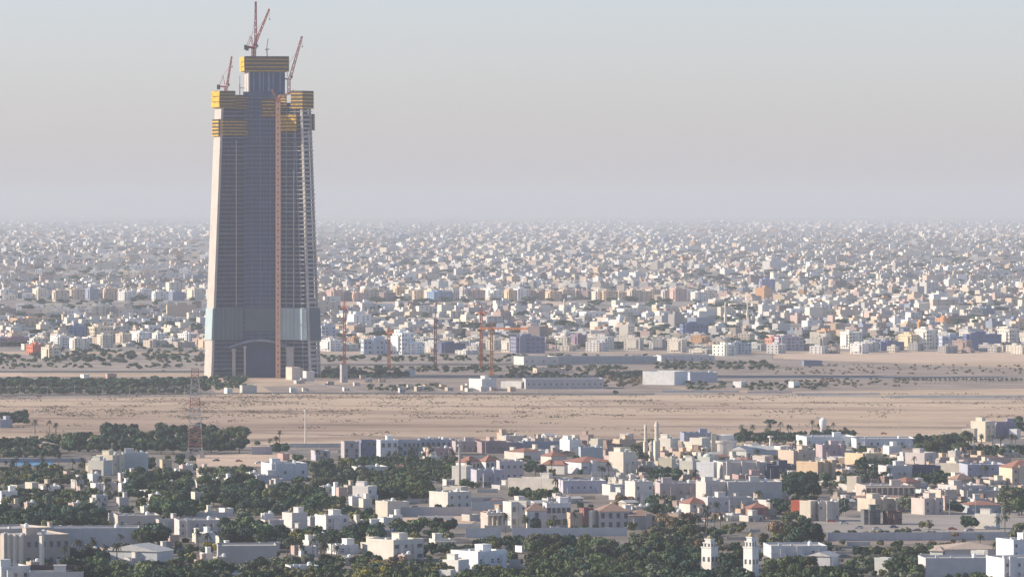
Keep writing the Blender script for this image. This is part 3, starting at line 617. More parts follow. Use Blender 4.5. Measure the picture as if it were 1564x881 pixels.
V(574, 581, 608, 674, 698, (.78, .79, .80), "white block, third of the apartment row", 'w2x3hut lwin', A); V(605, 609, 642, 674, 697, (.44, .50, .58), "blue-grey block, fourth of the apartment row", 'w2x5 lwin', A)
V(638, 642, 690, 673, 695, (.46, .48, .56), "wide grey-blue block at the right end of the apartment row", 'w2x6tank lwin', A); V(650, 656, 692, 685, 700, (.56, .36, .34), "pink low house before the apartment row", 'w1x5')
V(690, 696, 732, 675, 690, (.50, .42, .42), "purple-pink low house right of the apartment row", 'w1x4'); V(728, 736, 782, 676, 692, (.42, .30, .32), "reddish low house behind the white villa", 'w1x4')
V(590, 596, 632, 709, 720, (.66, .44, .38), "small house with a red roof in dark trees", 'hipr'); V(532, 545, 592, 714, 725, (.72, .72, .64), "long low white house in dark trees left of centre", 'w1x6')
V(696, 716, 738, 694, 728, (.84, .80, .74), "white villa with a red roof behind the telecom pole", 'w2x4plainlwinhipr'); V(732, 742, 762, 692, 728, (.84, .81, .76), "right half of the white villa with red roofs", 'w2x3plainlwinhipr')
V(690, 712, 722, 712, 740, (.82, .76, .66), "cream stepped house left of the telecom pole", ''); V(718, 728, 768, 718, 744, (.54, .52, .62), "pale lavender house before the white villa", 'w1x3')
V(758, 763, 800, 704, 734, (.66, .58, .60), "pink-grey house with small square windows", 'w2x4plain'); V(796, 799, 860, 677, 690, (.26, .31, .42), "long low blue-grey shed at the sand edge", '', 'shed')
V(764, 768, 798, 678, 690, (.36, .30, .42), "low purple shed at the sand edge", '', 'shed'); V(855, 870, 888, 672, 694, (.80, .83, .80), "tall white house at the sand edge behind red roofs", 'w1x2')
V(884, 887, 921, 684, 700, (.46, .55, .62), "blue-grey annex of the tall white house", ''); V(776, 800, 826, 683, 702, (.82, .70, .62), "small white house with a red roof, left of the tall white house", 'hipr')
V(826, 842, 866, 688, 712, (.80, .66, .58), "pale house with a pink roof", 'hipr'); V(828, 862, 866, 702, 724, (.82, .78, .70), "lit white house with a red roof edge", 'hipr')
V(858, 888, 938, 696, 724, (.66, .66, .72), "large villa with a wide red hipped roof and big windows", 'w1x5widehipr'); V(898, 903, 939, 720, 728, (.78, .70, .62), "lit low wall before the large red-roofed villa", '', 'wall')
V(930, 952, 972, 690, 724, (.80, .72, .58), "cream house right of the large red-roofed villa", 'w1x2'); V(905, 913, 920, 670, 696, (.70, .66, .52), "thin cream chimney house at the sand edge", '')
V(1004, 1024, 1036, 670, 688, (.80, .74, .62), "cream house right of the minarets", ''); V(1006, 1026, 1032, 700, 724, (.78, .70, .50), "lit cream house in trees below the minarets", '')
V(776, 850, 868, 732, 750, (.78, .70, .60), "long lit cream house above the arched mansion", 'w1x2'); V(852, 860, 926, 735, 753, (.52, .50, .60), "long lavender house right of the lit cream house", 'w1x7')
V(920, 932, 950, 741, 756, (.78, .78, .72), "small white house above the mansion", ''); V(880, 888, 896, 738, 750, CREAM, "small cream hut in front of the lavender house", '')
V(955, 970, 998, 735, 770, (.72, .66, .60), "tall cream house with a grey front in the middle right", 'w2x3'); V(986, 996, 1002, 747, 760, (.60, .22, .10), "small orange-red block", '')
V(1002, 1008, 1072, 738, 765, (.50, .42, .42), "brown-grey flat-roofed house", 'w1x5'); V(1064, 1078, 1112, 736, 768, (.66, .60, .56), "cream house with a dark ribbon window", 'w1x2wide')
V(1104, 1112, 1195, 736, 768, (.55, .54, .53), "large plain grey building in the middle right", 'hut'); V(1120, 1128, 1166, 726, 745, (.48, .30, .28), "pink brick upper storey on the grey building", 'w1x3')
V(1040, 1045, 1088, 662, 674, (.30, .34, .48), "low blue house left of the drum-shaped building", 'w1x5'); V(1054, 1072, 1086, 669, 692, (.78, .72, .60), "cream house left of the drum-shaped building", '')
V(1066, 1084, 1098, 699, 712, (.60, .64, .56), "small mosque hall with a pale green dome", 'domeg'); V(1038, 1058, 1070, 705, 722, (.72, .70, .60), "pale house left of the bright white block", '')
V(1064, 1090, 1095, 706, 734, (.86, .86, .86), "very bright white rounded-looking block in the middle right", ''); V(1092, 1104, 1172, 706, 734, (.62, .57, .54), "wide pale house with a dark opening", 'w1x3wide')
V(1118, 1140, 1152, 680, 702, (.78, .76, .68), "lit gabled white house right of the drum-shaped building", 'gab'); V(1140, 1146, 1188, 680, 700, (.62, .61, .63), "grey-white gabled hall right of the drum-shaped building", 'gab')
V(1150, 1168, 1182, 697, 716, (.72, .62, .55), "small pinkish house behind the navy block", 'w1x2'); V(1160, 1171, 1222, 711, 734, NAVY, "navy blue block with pale windows", 'w2x6')
V(1190, 1212, 1246, 688, 716, (.72, .55, .42), "peach terraced house above the navy block", 'w2x3hut'); V(1218, 1249, 1278, 705, 738, (.74, .52, .30), "orange-lit house right of the navy block", 'w1x3')
V(1248, 1256, 1292, 680, 700, (.52, .40, .42), "pink house below the water tower", 'w1x3'); V(1186, 1192, 1200, 682, 700, WHITE, "small white stair tower left of the peach terrace", '')
V(1220, 1232, 1310, 668, 682, (.74, .76, .78), "long white low house beside the water tower", 'w1x9'); V(1300, 1308, 1402, 671, 684, (.74, .76, .80), "long bluish-white low house left of the right grove", 'w1x10')
V(1350, 1358, 1377, 682, 694, WHITE, "small white house under the right grove", ''); V(1292, 1318, 1348, 693, 712, (.76, .60, .36), "yellow-peach house in the right town", 'w1x4')
V(1384, 1412, 1432, 692, 714, (.76, .66, .62), "white-pink house below the right grove", 'w1x2hut'); V(1428, 1436, 1545, 698, 708, (.58, .38, .34), "long pinkish wall with a red coping", '', 'wall')
V(1344, 1354, 1394, 712, 734, (.58, .57, .56), "grey-white house with a dark ground floor", 'w1x5'); V(1390, 1394, 1437, 712, 732, (.15, .14, .22), "dark purple-blue block on the right", 'w1x5')
V(1430, 1472, 1478, 709, 728, (.80, .70, .56), "lit cream block right of the dark purple-blue block", ''); V(1470, 1478, 1538, 710, 732, (.42, .45, .58), "blue-lavender block on the right", 'w2x7')
V(1530, 1546, 1590, 700, 740, (.76, .60, .42), "cream house with an orange-red roof at the right edge", 'w2x4hipr'); V(1364, 1384, 1408, 727, 752, (.60, .42, .38), "pink house with lit piers on the right", 'w2x3hipr')
V(1450, 1462, 1488, 721, 752, (.56, .40, .36), "rosy house below the lit cream block", 'w2x3hipb'); V(1296, 1308, 1316, 728, 752, (.72, .62, .50), "narrow cream house in the right town", '')
V(1484, 1505, 1522, 643, 674, (.78, .70, .54), "tall cream house at the right sand edge", 'w2x2hut'); V(1470, 1488, 1494, 655, 676, (.74, .66, .52), "stepped left wing of the tall cream house", '')
V(1520, 1523, 1552, 645, 673, (.30, .28, .42), "purple-grey block right of the tall cream house", 'w2x4'); V(1543, 1553, 1560, 656, 674, (.72, .74, .78), "small white house at the right sand edge", '')
V(1510, 1516, 1620, 670, 680, (.78, .70, .58), "lit cream wall at the right sand edge", '', 'wall')
# drum-shaped building
p = at(1106, 700); s = p.y/F; e = empty("drum_building", p); tag(e, "round drum-shaped cream building with a stepped top", "building", None, 1106, 700, True)
mb = MB(); mb.lathe([(19*s, 0), (19*s, 24*s), (20.5*s, 24.5*s), (20.5*s, 28*s), (18*s, 28.3*s)], 26); part("drum_wall", mb, M['wall'], e, (.74, .66, .58))
mb = MB(); mb.lathe([(15*s, 28.3*s), (15*s, 36*s), (14*s, 36.5*s)], 24); part("upper_drum", mb, M['wall'], e, (.78, .73, .66))
mb = MB(); mb.box(-20*s, -12*s, -15*s, -7*s, 0, 39*s); part("stair_tower", mb, M['wall'], e, (.74, .62, .46))
def hides(x0, x1, yt, yb, keep=.35):
    return any(x1 > a and x0 < b and yb > d-1 and yt < d-keep*(d-c) for a, b, c, d in HAND)
HAND = list(RECTS)
# filler houses of the dense right-hand town
cols = [(WHITE, "white"), (CREAM, "cream"), (TAN, "tan"), (PINK, "pink"), (LAV, "pale grey"), (PEACH, "peach"), (STONE, "stone"), (BROWN, "brown")]
for i in range(640):
    py = rnd.uniform(686, 798) if i < 590 else rnd.uniform(672, 700); px = rnd.uniform(940, 1560) if i < 560 else rnd.uniform(640, 960)
    if 1230 < px and py > 782: continue
    if 1185 < px < 1262 and py > 740: continue
    w = rnd.uniform(8, 26); l = rnd.uniform(4, 14); h = rnd.choice([5, 6, 7, 8, 10, 13]); c, cn = rnd.choice(cols)
    if hides(px-l, px+w, py-h, py, .3): continue
    o = rnd.choice(['', 'hut', 'hipr', 'tank', 'hipb', 'hut', 'gab'])+rnd.choice(['w1x2', 'w1x3', 'w2x3', ''])
    st = "two-storey" if 'w2' in o or h > 13 else "low"
    rf = " with a red roof" if 'hipr' in o else " with a brown roof" if 'hipb' in o else " with a roof hut" if 'hut' in o else ""
    V(px-l, px, px+w, py-h, py, bright(c, rnd.uniform(.82, 1.06)), f"{st} {cn} house{rf}", o, 'house', 'town_house' if st == 'two-storey' else 'bungalow')
for i in range(90):
    py = rnd.uniform(690, 860); px = rnd.uniform(560, 1540); w = rnd.uniform(18, 60)
    if 1235 < px+w and 776 < py < 830 or hides(px, px+w, py-5, py+1, .25): continue
    c, cn = rnd.choice(cols[:7]); V(px, px+rnd.choice([1, 5]), px+w, py-rnd.choice([4, 5, 6]), py, c, f"{cn} garden wall", '', 'wall', 'garden_wall')
for i in range(110):
    px, py = rnd.uniform(0, 640), rnd.uniform(715, 870); c, cn = rnd.choice(cols[:5])
    if hides(px-4, px+14, py-8, py, .6): continue
    V(px-4, px, px+rnd.uniform(5, 14), py-rnd.choice([7, 9]), py+3, c, f"small {cn} house half hidden by trees", rnd.choice(['', 'hut', 'tank']), 'house', 'town_house')

# ------------------------------------------------------------------ low buildings on the plain beside the tower
def low(x0, xm, x1, yt, yb, col, desc, o='', cat='shed'): return V(x0, xm, x1, yt, yb, col, desc, o, cat)
low(982, 1030, 1052, 569, 588, (.84, .84, .82), "large white warehouse on the plain right of the sheds", ''); low(1050, 1054, 1096, 570, 584, (.45, .52, .62), "blue-grey annex of the white warehouse", 'tank')
low(716, 736, 758, 580, 596, WHITE, "bright white pair of site cabins in front of the cranes", 'hut'); low(765, 796, 802, 584, 593, WHITE, "long white site cabin in front of the cranes", '')
low(798, 803, 922, 580, 594, (.50, .50, .53), "very long low grey shed with a row of dark openings", 'w1x14'); low(784, 800, 852, 546, 558, (.76, .72, .66), "low white shed row below the city edge", 'w1x6')
low(848, 852, 1004, 546, 555, (.56, .55, .56), "very long pale grey roof below the city edge", ''); low(814, 820, 864, 564, 570, (.66, .54, .42), "small tan shed in the tree belt", '')
low(1000, 1010, 1092, 544, 552, (.58, .58, .60), "pale grey shed behind the trees on the plain", 'w1x6'); low(1226, 1228, 1256, 552, 559, (.20, .26, .42), "dark blue roofed shed on the sandy flat", '')
low(1205, 1212, 1222, 584, 592, WHITE, "small white cabin at the edge of the sand, right", ''); low(1120, 1132, 1142, 584, 592, (.7, .7, .7), "small grey-white cabin at the edge of the sand", '')
low(365, 370, 392, 590, 601, (.60, .58, .50), "pale site hut in front of the tower foot", ''); low(343, 347, 354, 594, 601, WHITE, "tiny white hut in front of the tower foot", '')
low(122, 128, 136, 573, 581, WHITE, "small white hut in the long left tree belt", ''); low(160, 164, 178, 572, 580, (.55, .35, .30), "small reddish hut in the long left tree belt", '')
low(519, 522, 531, 558, 584, (.46, .42, .45), "grey pier-like block under the tallest site crane", 'w2x1'); low(618, 626, 634, 566, 575, (.7, .7, .68), "small white hut in the tree row under the cranes", '')
for i, (a, b, y0, y1) in enumerate([(1010, 1130, 598, 600), (1140, 1210, 599, 601), (1216, 1345, 602, 604), (1350, 1640, 606, 609)]):
    V(a, a+1, b, y0-2, y0+1, (.86, .80, .72), ["first stretch of the pale perimeter wall right of the white warehouse", "second short stretch of the pale perimeter wall", "third stretch of the pale perimeter wall", "last long stretch of the pale perimeter wall at the right edge"][i], '', 'wall')
low(436, 446, 458, 562, 580, (.74, .60, .50), "pinkish site building at the right foot of the tower", ''); low(462, 468, 480, 568, 582, (.74, .70, .66), "white site building at the right foot of the tower", '')

for i in range(34):
    x = rnd.uniform(432, 790); y = rnd.uniform(572, 600) if x < 600 else rnd.uniform(592, 600); c, cn = rnd.choice(cols[:6]); w = rnd.uniform(4, 10)
    V(x-2, x, x+w, y-rnd.choice([4, 4, 6]), y, c, f"small {cn} site cabin", 'w1x2', 'cabin', 'site_cabin')
# ------------------------------------------------------------------ vehicles and lamps
def car_proto():
    e = empty("parked_car", (0, 0, 0)); mb = MB()
    pr = [(-2.2, .35), (-2.25, .8), (-1.5, .95), (1.2, .92), (2.15, .75), (2.2, .35)]; n = len(pr)
    vs = [(x, -.88, z) for x, z in pr]+[(x, .88, z) for x, z in pr]; mb.add(vs, [tuple(range(n)), tuple(range(2*n-1, n-1, -1))]+[(i, n+i, n+(i+1) % n, (i+1) % n) for i in range(n)]); part("body", mb, M['paint'], e, (.8, .8, .8))
    mb = MB(); mb.hexa([(-1.7, -.8, .96), (1.0, -.8, .94), (1.0, .8, .94), (-1.7, .8, .96), (-1.3, -.66, 1.45), (.35, -.66, 1.45), (.35, .66, 1.45), (-1.3, .66, 1.45)]); part("cabin", mb, M['glass'], e)
    for x in (-1.4, 1.4):
        for y in (-.9, .9):
            mb = MB(); mb.lathe([(.33, -.1), (.33, .1)], 10); o = part("wheel", mb, M['deck'], e); o.location = (x, y, .33); o.rotation_euler = (math.pi/2, 0, 0)
    return e
CAR = car_proto(); CCOL = [((.8, .8, .78), "white"), ((.05, .05, .06), "black"), ((.45, .46, .47), "silver"), ((.35, .05, .04), "red"), ((.08, .12, .25), "blue")]
cars = [(1290, 800), (1312, 807), (1340, 809), (1420, 803), (1455, 809), (1240, 806), (1365, 806), (1480, 811), (560, 690), (480, 690), (520, 691), (330, 704), (365, 705), (395, 708), (660, 793), (690, 795), (700, 672), (860, 668), (1010, 664), (1190, 664), (1350, 663), (1440, 663), (500, 588), (530, 594), (470, 598), (600, 602), (420, 602), (700, 602), (60, 606), (180, 605), (250, 567), (120, 568), (560, 557), (640, 557), (900, 556), (1400, 811), (1270, 797)]
for i, (x, y) in enumerate(cars):
    c, cn = CCOL[[0, 2, 0, 1, 3, 0, 4, 2][i % 8]]; o = CAR if i == 0 else copy_thing(CAR, at(x, y), rnd.uniform(-.4, .4)+(math.pi if i % 2 else 0))
    if i == 0: o.location = at(x, y)
    for ch in o.children:
        if ch.name.startswith("body"): ch.color = (*c, 1)
    tag(o, f"{cn} car on the road", "car", "cars on the roads and lots", x, y)
def lamp_proto():
    e = empty("street_lamp", (0, 0, 0)); mb = MB(); mb.lathe([(.14, 0), (.08, 9)], 7); part("post", mb, M['paint'], e, (.5, .5, .5))
    mb = MB(); mb.beam((0, 0, 8.9), (1.6, 0, 9.3), .12); mb.box(1.3, 2.3, -.2, .2, 9.2, 9.4); part("lamp_head", mb, M['paint'], e, (.6, .6, .6)); return e
LAMP = lamp_proto()
for i, (x, y) in enumerate([(450+i*37, 688-i*.6) for i in range(6)]+[(700+i*48, 672-i*.45) for i in range(16)]+[(1250+i*40, 790-i*.6) for i in range(8)]+[(30+i*42, 605) for i in range(9)]+[(520+i*50, 601) for i in range(9)]):
    o = LAMP if i == 0 else copy_thing(LAMP, at(x, y), 0); o.location = at(x, y); tag(o, "grey street lamp on a thin post", "street lamp", "street lamps along the roads", x, y)

# ------------------------------------------------------------------ the city: individual front buildings, then the mass
def block_mesh(w, d, h, fl, seed, hut=True):
    r = random.Random(seed); mb = MB(); mb.box(-w/2, w/2, -d/2, d/2, 0, h, 0)
    for a, b, c, e in ((-w/2-.1, w/2+.1, -d/2-.1, -d/2+.3), (-w/2-.1, w/2+.1, d/2-.3, d/2+.1), (-w/2-.1, -w/2+.3, -d/2+.3, d/2-.3), (w/2-.3, w/2+.1, -d/2+.3, d/2-.3)): mb.box(a, b, c, e, h-.2, h+1, 0)
    if hut:
        x = r.uniform(-w*.3, w*.1); mb.box(x, x+w*.3, -d*.1, d*.3, h+.02, h+3.2, 0)
        mb.box(x-3, x-1.2, 0, 1.8, h+.02, h+2.2, 0)
    for i in range(r.choice([1, 2, 2])):
        bx = r.uniform(-w*.45, w*.3); mb.box(bx, bx+r.uniform(2, 4), -d/2-r.uniform(1, 2), -d/2-.13, 0, h*r.choice([.8, 1.1, 1.2]), 0)
    if r.random() < .5: mb.box(-w/2-1.3, -w/2-.02, -d*.3, d*.3, 3, h-1.5, 0)
    fh = h/fl; n = max(2, int(w/3.6)); m = max(2, int(d/3.6))
    for i in range(fl):
        for j in range(n):
            if r.random() < .86:
                x = -w/2+w*(j+.5)/n; z = fh*(i+.35); ww = r.choice([.7, .9, 1.2]); mb.box(x-ww, x+ww, -d/2-.12, -d/2+.05, z, z+fh*.45, 1)
        for j in range(m):
            y = -d/2+d*(j+.5)/m; z = fh*(i+.35); mb.box(-w/2-.13, -w/2+.05, y-.8, y+.8, z, z+fh*.42, 1)
    return mb.mesh("apartment_building", [M['wall'], M['glass']])
PROTO = [block_mesh(w, d, h, fl, i) for i, (w, d, h, fl) in enumerate([(14, 14, 10, 3), (18, 14, 13, 4), (12, 12, 7, 2), (22, 15, 13, 4), (16, 18, 16, 5), (26, 14, 10, 3), (15, 12, 12, 4), (20, 20, 9, 3)])]
FLOORS = ["three-storey", "four-storey", "two-storey", "wide four-storey", "five-storey", "long three-storey", "narrow four-storey", "square three-storey"]
CC = [((.84, .75, .60), "cream", 32), ((.84, .82, .78), "white", 24), ((.68, .55, .43), "tan", 16), ((.58, .54, .52), "grey", 12), ((.62, .43, .37), "pink", 8), ((.74, .53, .34), "peach", 7), ((.33, .25, .24), "brown", 6), ((.75, .38, .14), "orange", 1.5), ((.28, .33, .44), "blue-grey", 4)]
def pick(r):
    k = r.uniform(0, sum(c[2] for c in CC))
    for c in CC:
        k -= c[2]
        if k <= 0: return c
    return CC[0]
r2 = random.Random(11); cand = []
Y = 5690.0
while Y < 44000:
    step = 44 if Y < 9000 else 44+(Y-9000)*.024
    hw = 790/F*Y+60; sp = (25 if Y < 9000 else 25+(Y-9000)*.0018); x = -hw+r2.uniform(0, 20)
    while x < hw:
        px = CX+F*x/Y; g = math.sin(px*.013+Y*.0021)+math.sin(px*.031-Y*.0023)+1.3*math.sin(x*.009+Y*.011)
        front = 5715 if px > 1040 else (5760 if px > 480 else 5860-90*math.sin(px*.02))
        den = .80+.17*g-(0.25 if px < 480 and Y < 7000 else 0)
        if Y > 9500: den -= .18+.16*math.sin(Y*.0016+px*.004)+(.16 if px < 700 else 0)
        row = EY+F*(CH-ground_z(Y))/Y
        if 459 < row < 470.5 and px < 1090: den = 0
        if 335 < px < 480: den = 0
        den *= .62+.62*(math.sin(Y*.0135*(9000/Y)**.5+2.2*math.sin(x*.0016+Y*.0004)) > -.35)
        if Y > front and r2.random() < den: cand.append((x+r2.uniform(-6, 6), Y+r2.uniform(-20, 20), px, row))
        x += sp*r2.uniform(.8, 1.5)
    Y += step
# apartment row behind the pale road
rowblocks = []
for px in list(range(492, 1100, 17))+list(range(10, 325, 26)):
    rowblocks.append((px+r2.uniform(-4, 4), r2.uniform(457, 461)))
n_ind = 0; GR = "city buildings beyond the tower"
protos_used = {}
def city_block(x, y, k, c, cn, rz, sc):
    o = bpy.data.objects.new("apartment_building", PROTO[k]); SC.collection.objects.link(o)
    o.location = (x, y, ground_z(y)-.3); o.rotation_euler = (0, 0, rz); o.scale = sc; o.color = (*c, 1)
    px, py = to_px(o.location); tag(o, f"{cn} {FLOORS[k]} block", "apartment block", GR, px, py); return o
def district(x, y): return math.radians(28+22*math.sin(x*.0031+1)+18*math.sin(y*.0023+x*.001))
for px, py in rowblocks:
    v = at(px, py); c, cn, _ = pick(r2); k = r2.choice([1, 3, 4, 4, 3]); city_block(v.x, v.y+25, k, c, cn, math.radians(r2.uniform(10, 50)), (r2.uniform(.9, 1.3), 1, r2.uniform(.95, 1.25)))
v = at(671, 461); o = city_block(v.x, v.y, 3, (.24, .36, .55), "bright blue", math.radians(40), (1.6, 1.2, 1.15)); 
# hand-placed landmarks of the city edge
for px, py, k, c, cn, rz, sc in [(612, 541, 4, (.88, .88, .84), "brightest white stepped", 50, (1.2, 1.1, 1.4)), (630, 541, 1, (.88, .88, .84), "bright white", 50, (1.2, 1.1, .9)), (575, 541, 5, (.46, .52, .60), "grey-blue", 14, (1.2, 1.1, 1.5)),
        (500, 524, 4, (.45, .50, .58), "dull blue", 12, (1, 1, 1.2)), (690, 539, 3, (.12, .14, .25), "dark navy", 15, (1.2, 1, .8)), (713, 541, 5, (.82, .76, .68), "low lit white", 55, (.9, 1, .45)), (806, 539, 3, (.24, .24, .36), "purple-grey", 20, (1.5, 1.2, 1.3)),
        (780, 537, 1, (.66, .62, .55), "beige lit", 45, (.9, .9, .9)), (886, 529, 4, (.28, .20, .28), "dark plum", 30, (1, .9, .8)), (905, 529, 1, (.84, .78, .66), "lit cream", 50, (1, .9, .9)), (860, 527, 0, (.86, .80, .72), "lit white", 50, (1, 1, 1)),
        (1105, 543, 0, (.84, .84, .72), "lit cream-white", 48, (1.2, 1.2, 1.1)), (1130, 541, 3, (.46, .50, .56), "plain grey", 10, (1, 1, .9)), (1180, 532, 2, (.62, .28, .22), "red-pink", 40, (1, 1, 1.5)), (1205, 535, 3, (.50, .44, .50), "mauve", 15, (1.3, 1, 1.1)),
        (1300, 532, 4, (.76, .74, .66), "pale stone", 30, (1.1, 1, 1.1)), (1360, 535, 1, (.18, .21, .36), "dark blue", 15, (1.5, 1, .7)), (1390, 533, 4, (.82, .66, .44), "lit yellow-cream", 46, (1.1, 1, 1)), (1415, 533, 4, (.86, .80, .68), "tall lit cream", 40, (1.1, 1, 1.3)),
        (1452, 534, 5, (.45, .50, .60), "blue-grey", 12, (.9, 1, 1.4)), (1500, 535, 3, (.14, .18, .34), "deep blue", 10, (1.8, 1.1, 1.3)), (1540, 532, 4, (.78, .70, .62), "pinkish cream", 42, (1, 1, 1.3)), (52, 541, 2, (.62, .20, .12), "brick red", 40, (1, 1, 1.3)),
        (78, 550, 1, (.76, .66, .52), "sunlit cream", 45, (.9, .9, 1)), (152, 524, 3, (.78, .66, .50), "sunlit yellow-cream", 45, (1.3, 1, 1.4)), (118, 524, 4, (.20, .26, .42), "shaded blue-grey", 5, (1.2, 1, 1.2)), (45, 498, 5, (.72, .50, .36), "long peach", 42, (1.9, 1, 1)),
        (20, 529, 5, (.34, .20, .26), "plum row", 25, (2.0, 1, .9)), (243, 525, 1, (.86, .84, .78), "bright white", 45, (.8, .8, .9)), (1060, 518, 3, (.16, .20, .36), "navy", 12, (1.4, 1.1, 1.3)), (1440, 498, 0, (.76, .36, .18), "orange-red", 45, (1, 1, 1)),
        (1172, 448, 4, (.30, .33, .50), "dark lavender", 10, (1.4, 1, 1.4)), (1262, 520, 1, (.78, .48, .28), "orange-peach", 45, (1, 1, .9))]:
    v = at(px, py); city_block(v.x, v.y, k, c, cn, math.radians(rz), sc)
    cand = [q for q in cand if not (abs(q[0]-v.x) < 17 and abs(q[1]-v.y) < 25)]
n0 = sum(1 for t in THINGS if t[0].name.startswith("apartment_building")); room = 292-n0
cand.sort(key=lambda q: q[1])
# take the nearest, thinned a little so that rows behind show between them
mass = []; clump = []
for q in cand:
    if room > 0:
        room -= 1; c, cn, _ = pick(r2); k = r2.randrange(8)
        city_block(q[0], q[1], k, bright(soft(c, .3), r2.uniform(.7, 1.02)), cn, district(q[0], q[1])+r2.choice([0, 0, math.pi/2])*0, (r2.uniform(.7, 1.1), r2.uniform(.7, 1.1), r2.uniform(.5, .95)))
    else: mass.append(q)
def box_cloud(name, items, mat):
    """items: x, y, z, w, d, h, rot, colour -> one mesh of boxes (no bottom face)"""
    A_ = np.array([i[:7] for i in items]); C_ = np.array([i[7] for i in items]); n = len(A_)
    c, s_ = np.cos(A_[:, 6]), np.sin(A_[:, 6]); V_ = np.zeros((n, 8, 3))
    for k, (a, b, zz) in enumerate([(-1, -1, 0), (1, -1, 0), (1, 1, 0), (-1, 1, 0), (-1, -1, 1), (1, -1, 1), (1, 1, 1), (-1, 1, 1)]):
        lx, ly = a*A_[:, 3]/2, b*A_[:, 4]/2
        V_[:, k, 0] = A_[:, 0]+lx*c-ly*s_; V_[:, k, 1] = A_[:, 1]+lx*s_+ly*c; V_[:, k, 2] = A_[:, 2]+zz*A_[:, 5]
    fi = np.array([(4, 5, 6, 7), (0, 1, 5, 4), (1, 2, 6, 5), (2, 3, 7, 6), (3, 0, 4, 7)])
    F_ = (np.arange(n)[:, None, None]*8+fi[None]).reshape(-1, 4)
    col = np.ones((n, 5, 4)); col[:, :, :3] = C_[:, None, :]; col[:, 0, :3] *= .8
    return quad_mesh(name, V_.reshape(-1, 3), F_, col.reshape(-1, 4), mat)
def quad_mesh(name, V_, F_, facecol, mat):
    me = bpy.data.meshes.new(name); nf = len(F_)
    me.vertices.add(len(V_)); me.vertices.foreach_set("co", V_.astype(np.float32).ravel())
    me.loops.add(nf*4); me.loops.foreach_set("vertex_index", F_.astype(np.int32).ravel())
    me.polygons.add(nf); me.polygons.foreach_set("loop_start", np.arange(nf, dtype=np.int32)*4); me.polygons.foreach_set("loop_total", np.full(nf, 4, dtype=np.int32)); me.polygons.foreach_set("use_smooth", np.zeros(nf, dtype=bool))
    me.update(calc_edges=True)
    if facecol is not None:
        a = me.attributes.new("tone", 'FLOAT_COLOR', 'FACE'); a.data.foreach_set("color", facecol.astype(np.float32).ravel())
    me.materials.append(mat); return me
items = []
for x, y, px, row in mass:
    c, cn, _ = pick(r2); c = bright(soft(c, .25), r2.uniform(.62, 1.02)); z = ground_z(y)-.5; f = 1 if y < 12000 else 1+(y-12000)/20000
    if y > 11000 and r2.random() < .02: f *= 1.8
    big_ = 1.5 if r2.random() < .10 else 1
    w, d, h = r2.uniform(9, 28)*f*big_, r2.uniform(8, 17)*f, r2.choice([4, 4, 4, 5, 6, 7, 9, 12])*(.7+.3*f)*r2.uniform(.85, 1.1)*big_
    rot = district(x, y)+r2.uniform(-.05, .05); items.append((x, y, z, w, d, h, rot, c))
    if r2.random() < .7: items.append((x+r2.uniform(-.2, .2)*w, y, z+h-.1, w*.35, d*.35, 3.2*f, rot, c))
    if r2.random() < .6 and y < 12000:
        q = w*.5*math.cos(rot); wy = -d*.5
        for fl in range(int(h/3.2)):
            for u in (-.28, .05, .3):
                if r2.random() < .8:
                    lx, ly = u*w, wy-.05; items.append((x+lx*math.cos(rot)-ly*math.sin(rot), y+lx*math.sin(rot)+ly*math.cos(rot), z+fl*3.2+1.2, 2.2, .4, 1.5, rot, (.10, .10, .13)))
    if r2.random() < .35: items.append((x+w, y-6, z, w*.9, 1, 2.6, rot, c))
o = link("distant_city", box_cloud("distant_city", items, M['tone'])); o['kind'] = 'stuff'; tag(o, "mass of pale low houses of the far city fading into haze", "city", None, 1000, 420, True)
print("city boxes", len(items), "individual", n0)

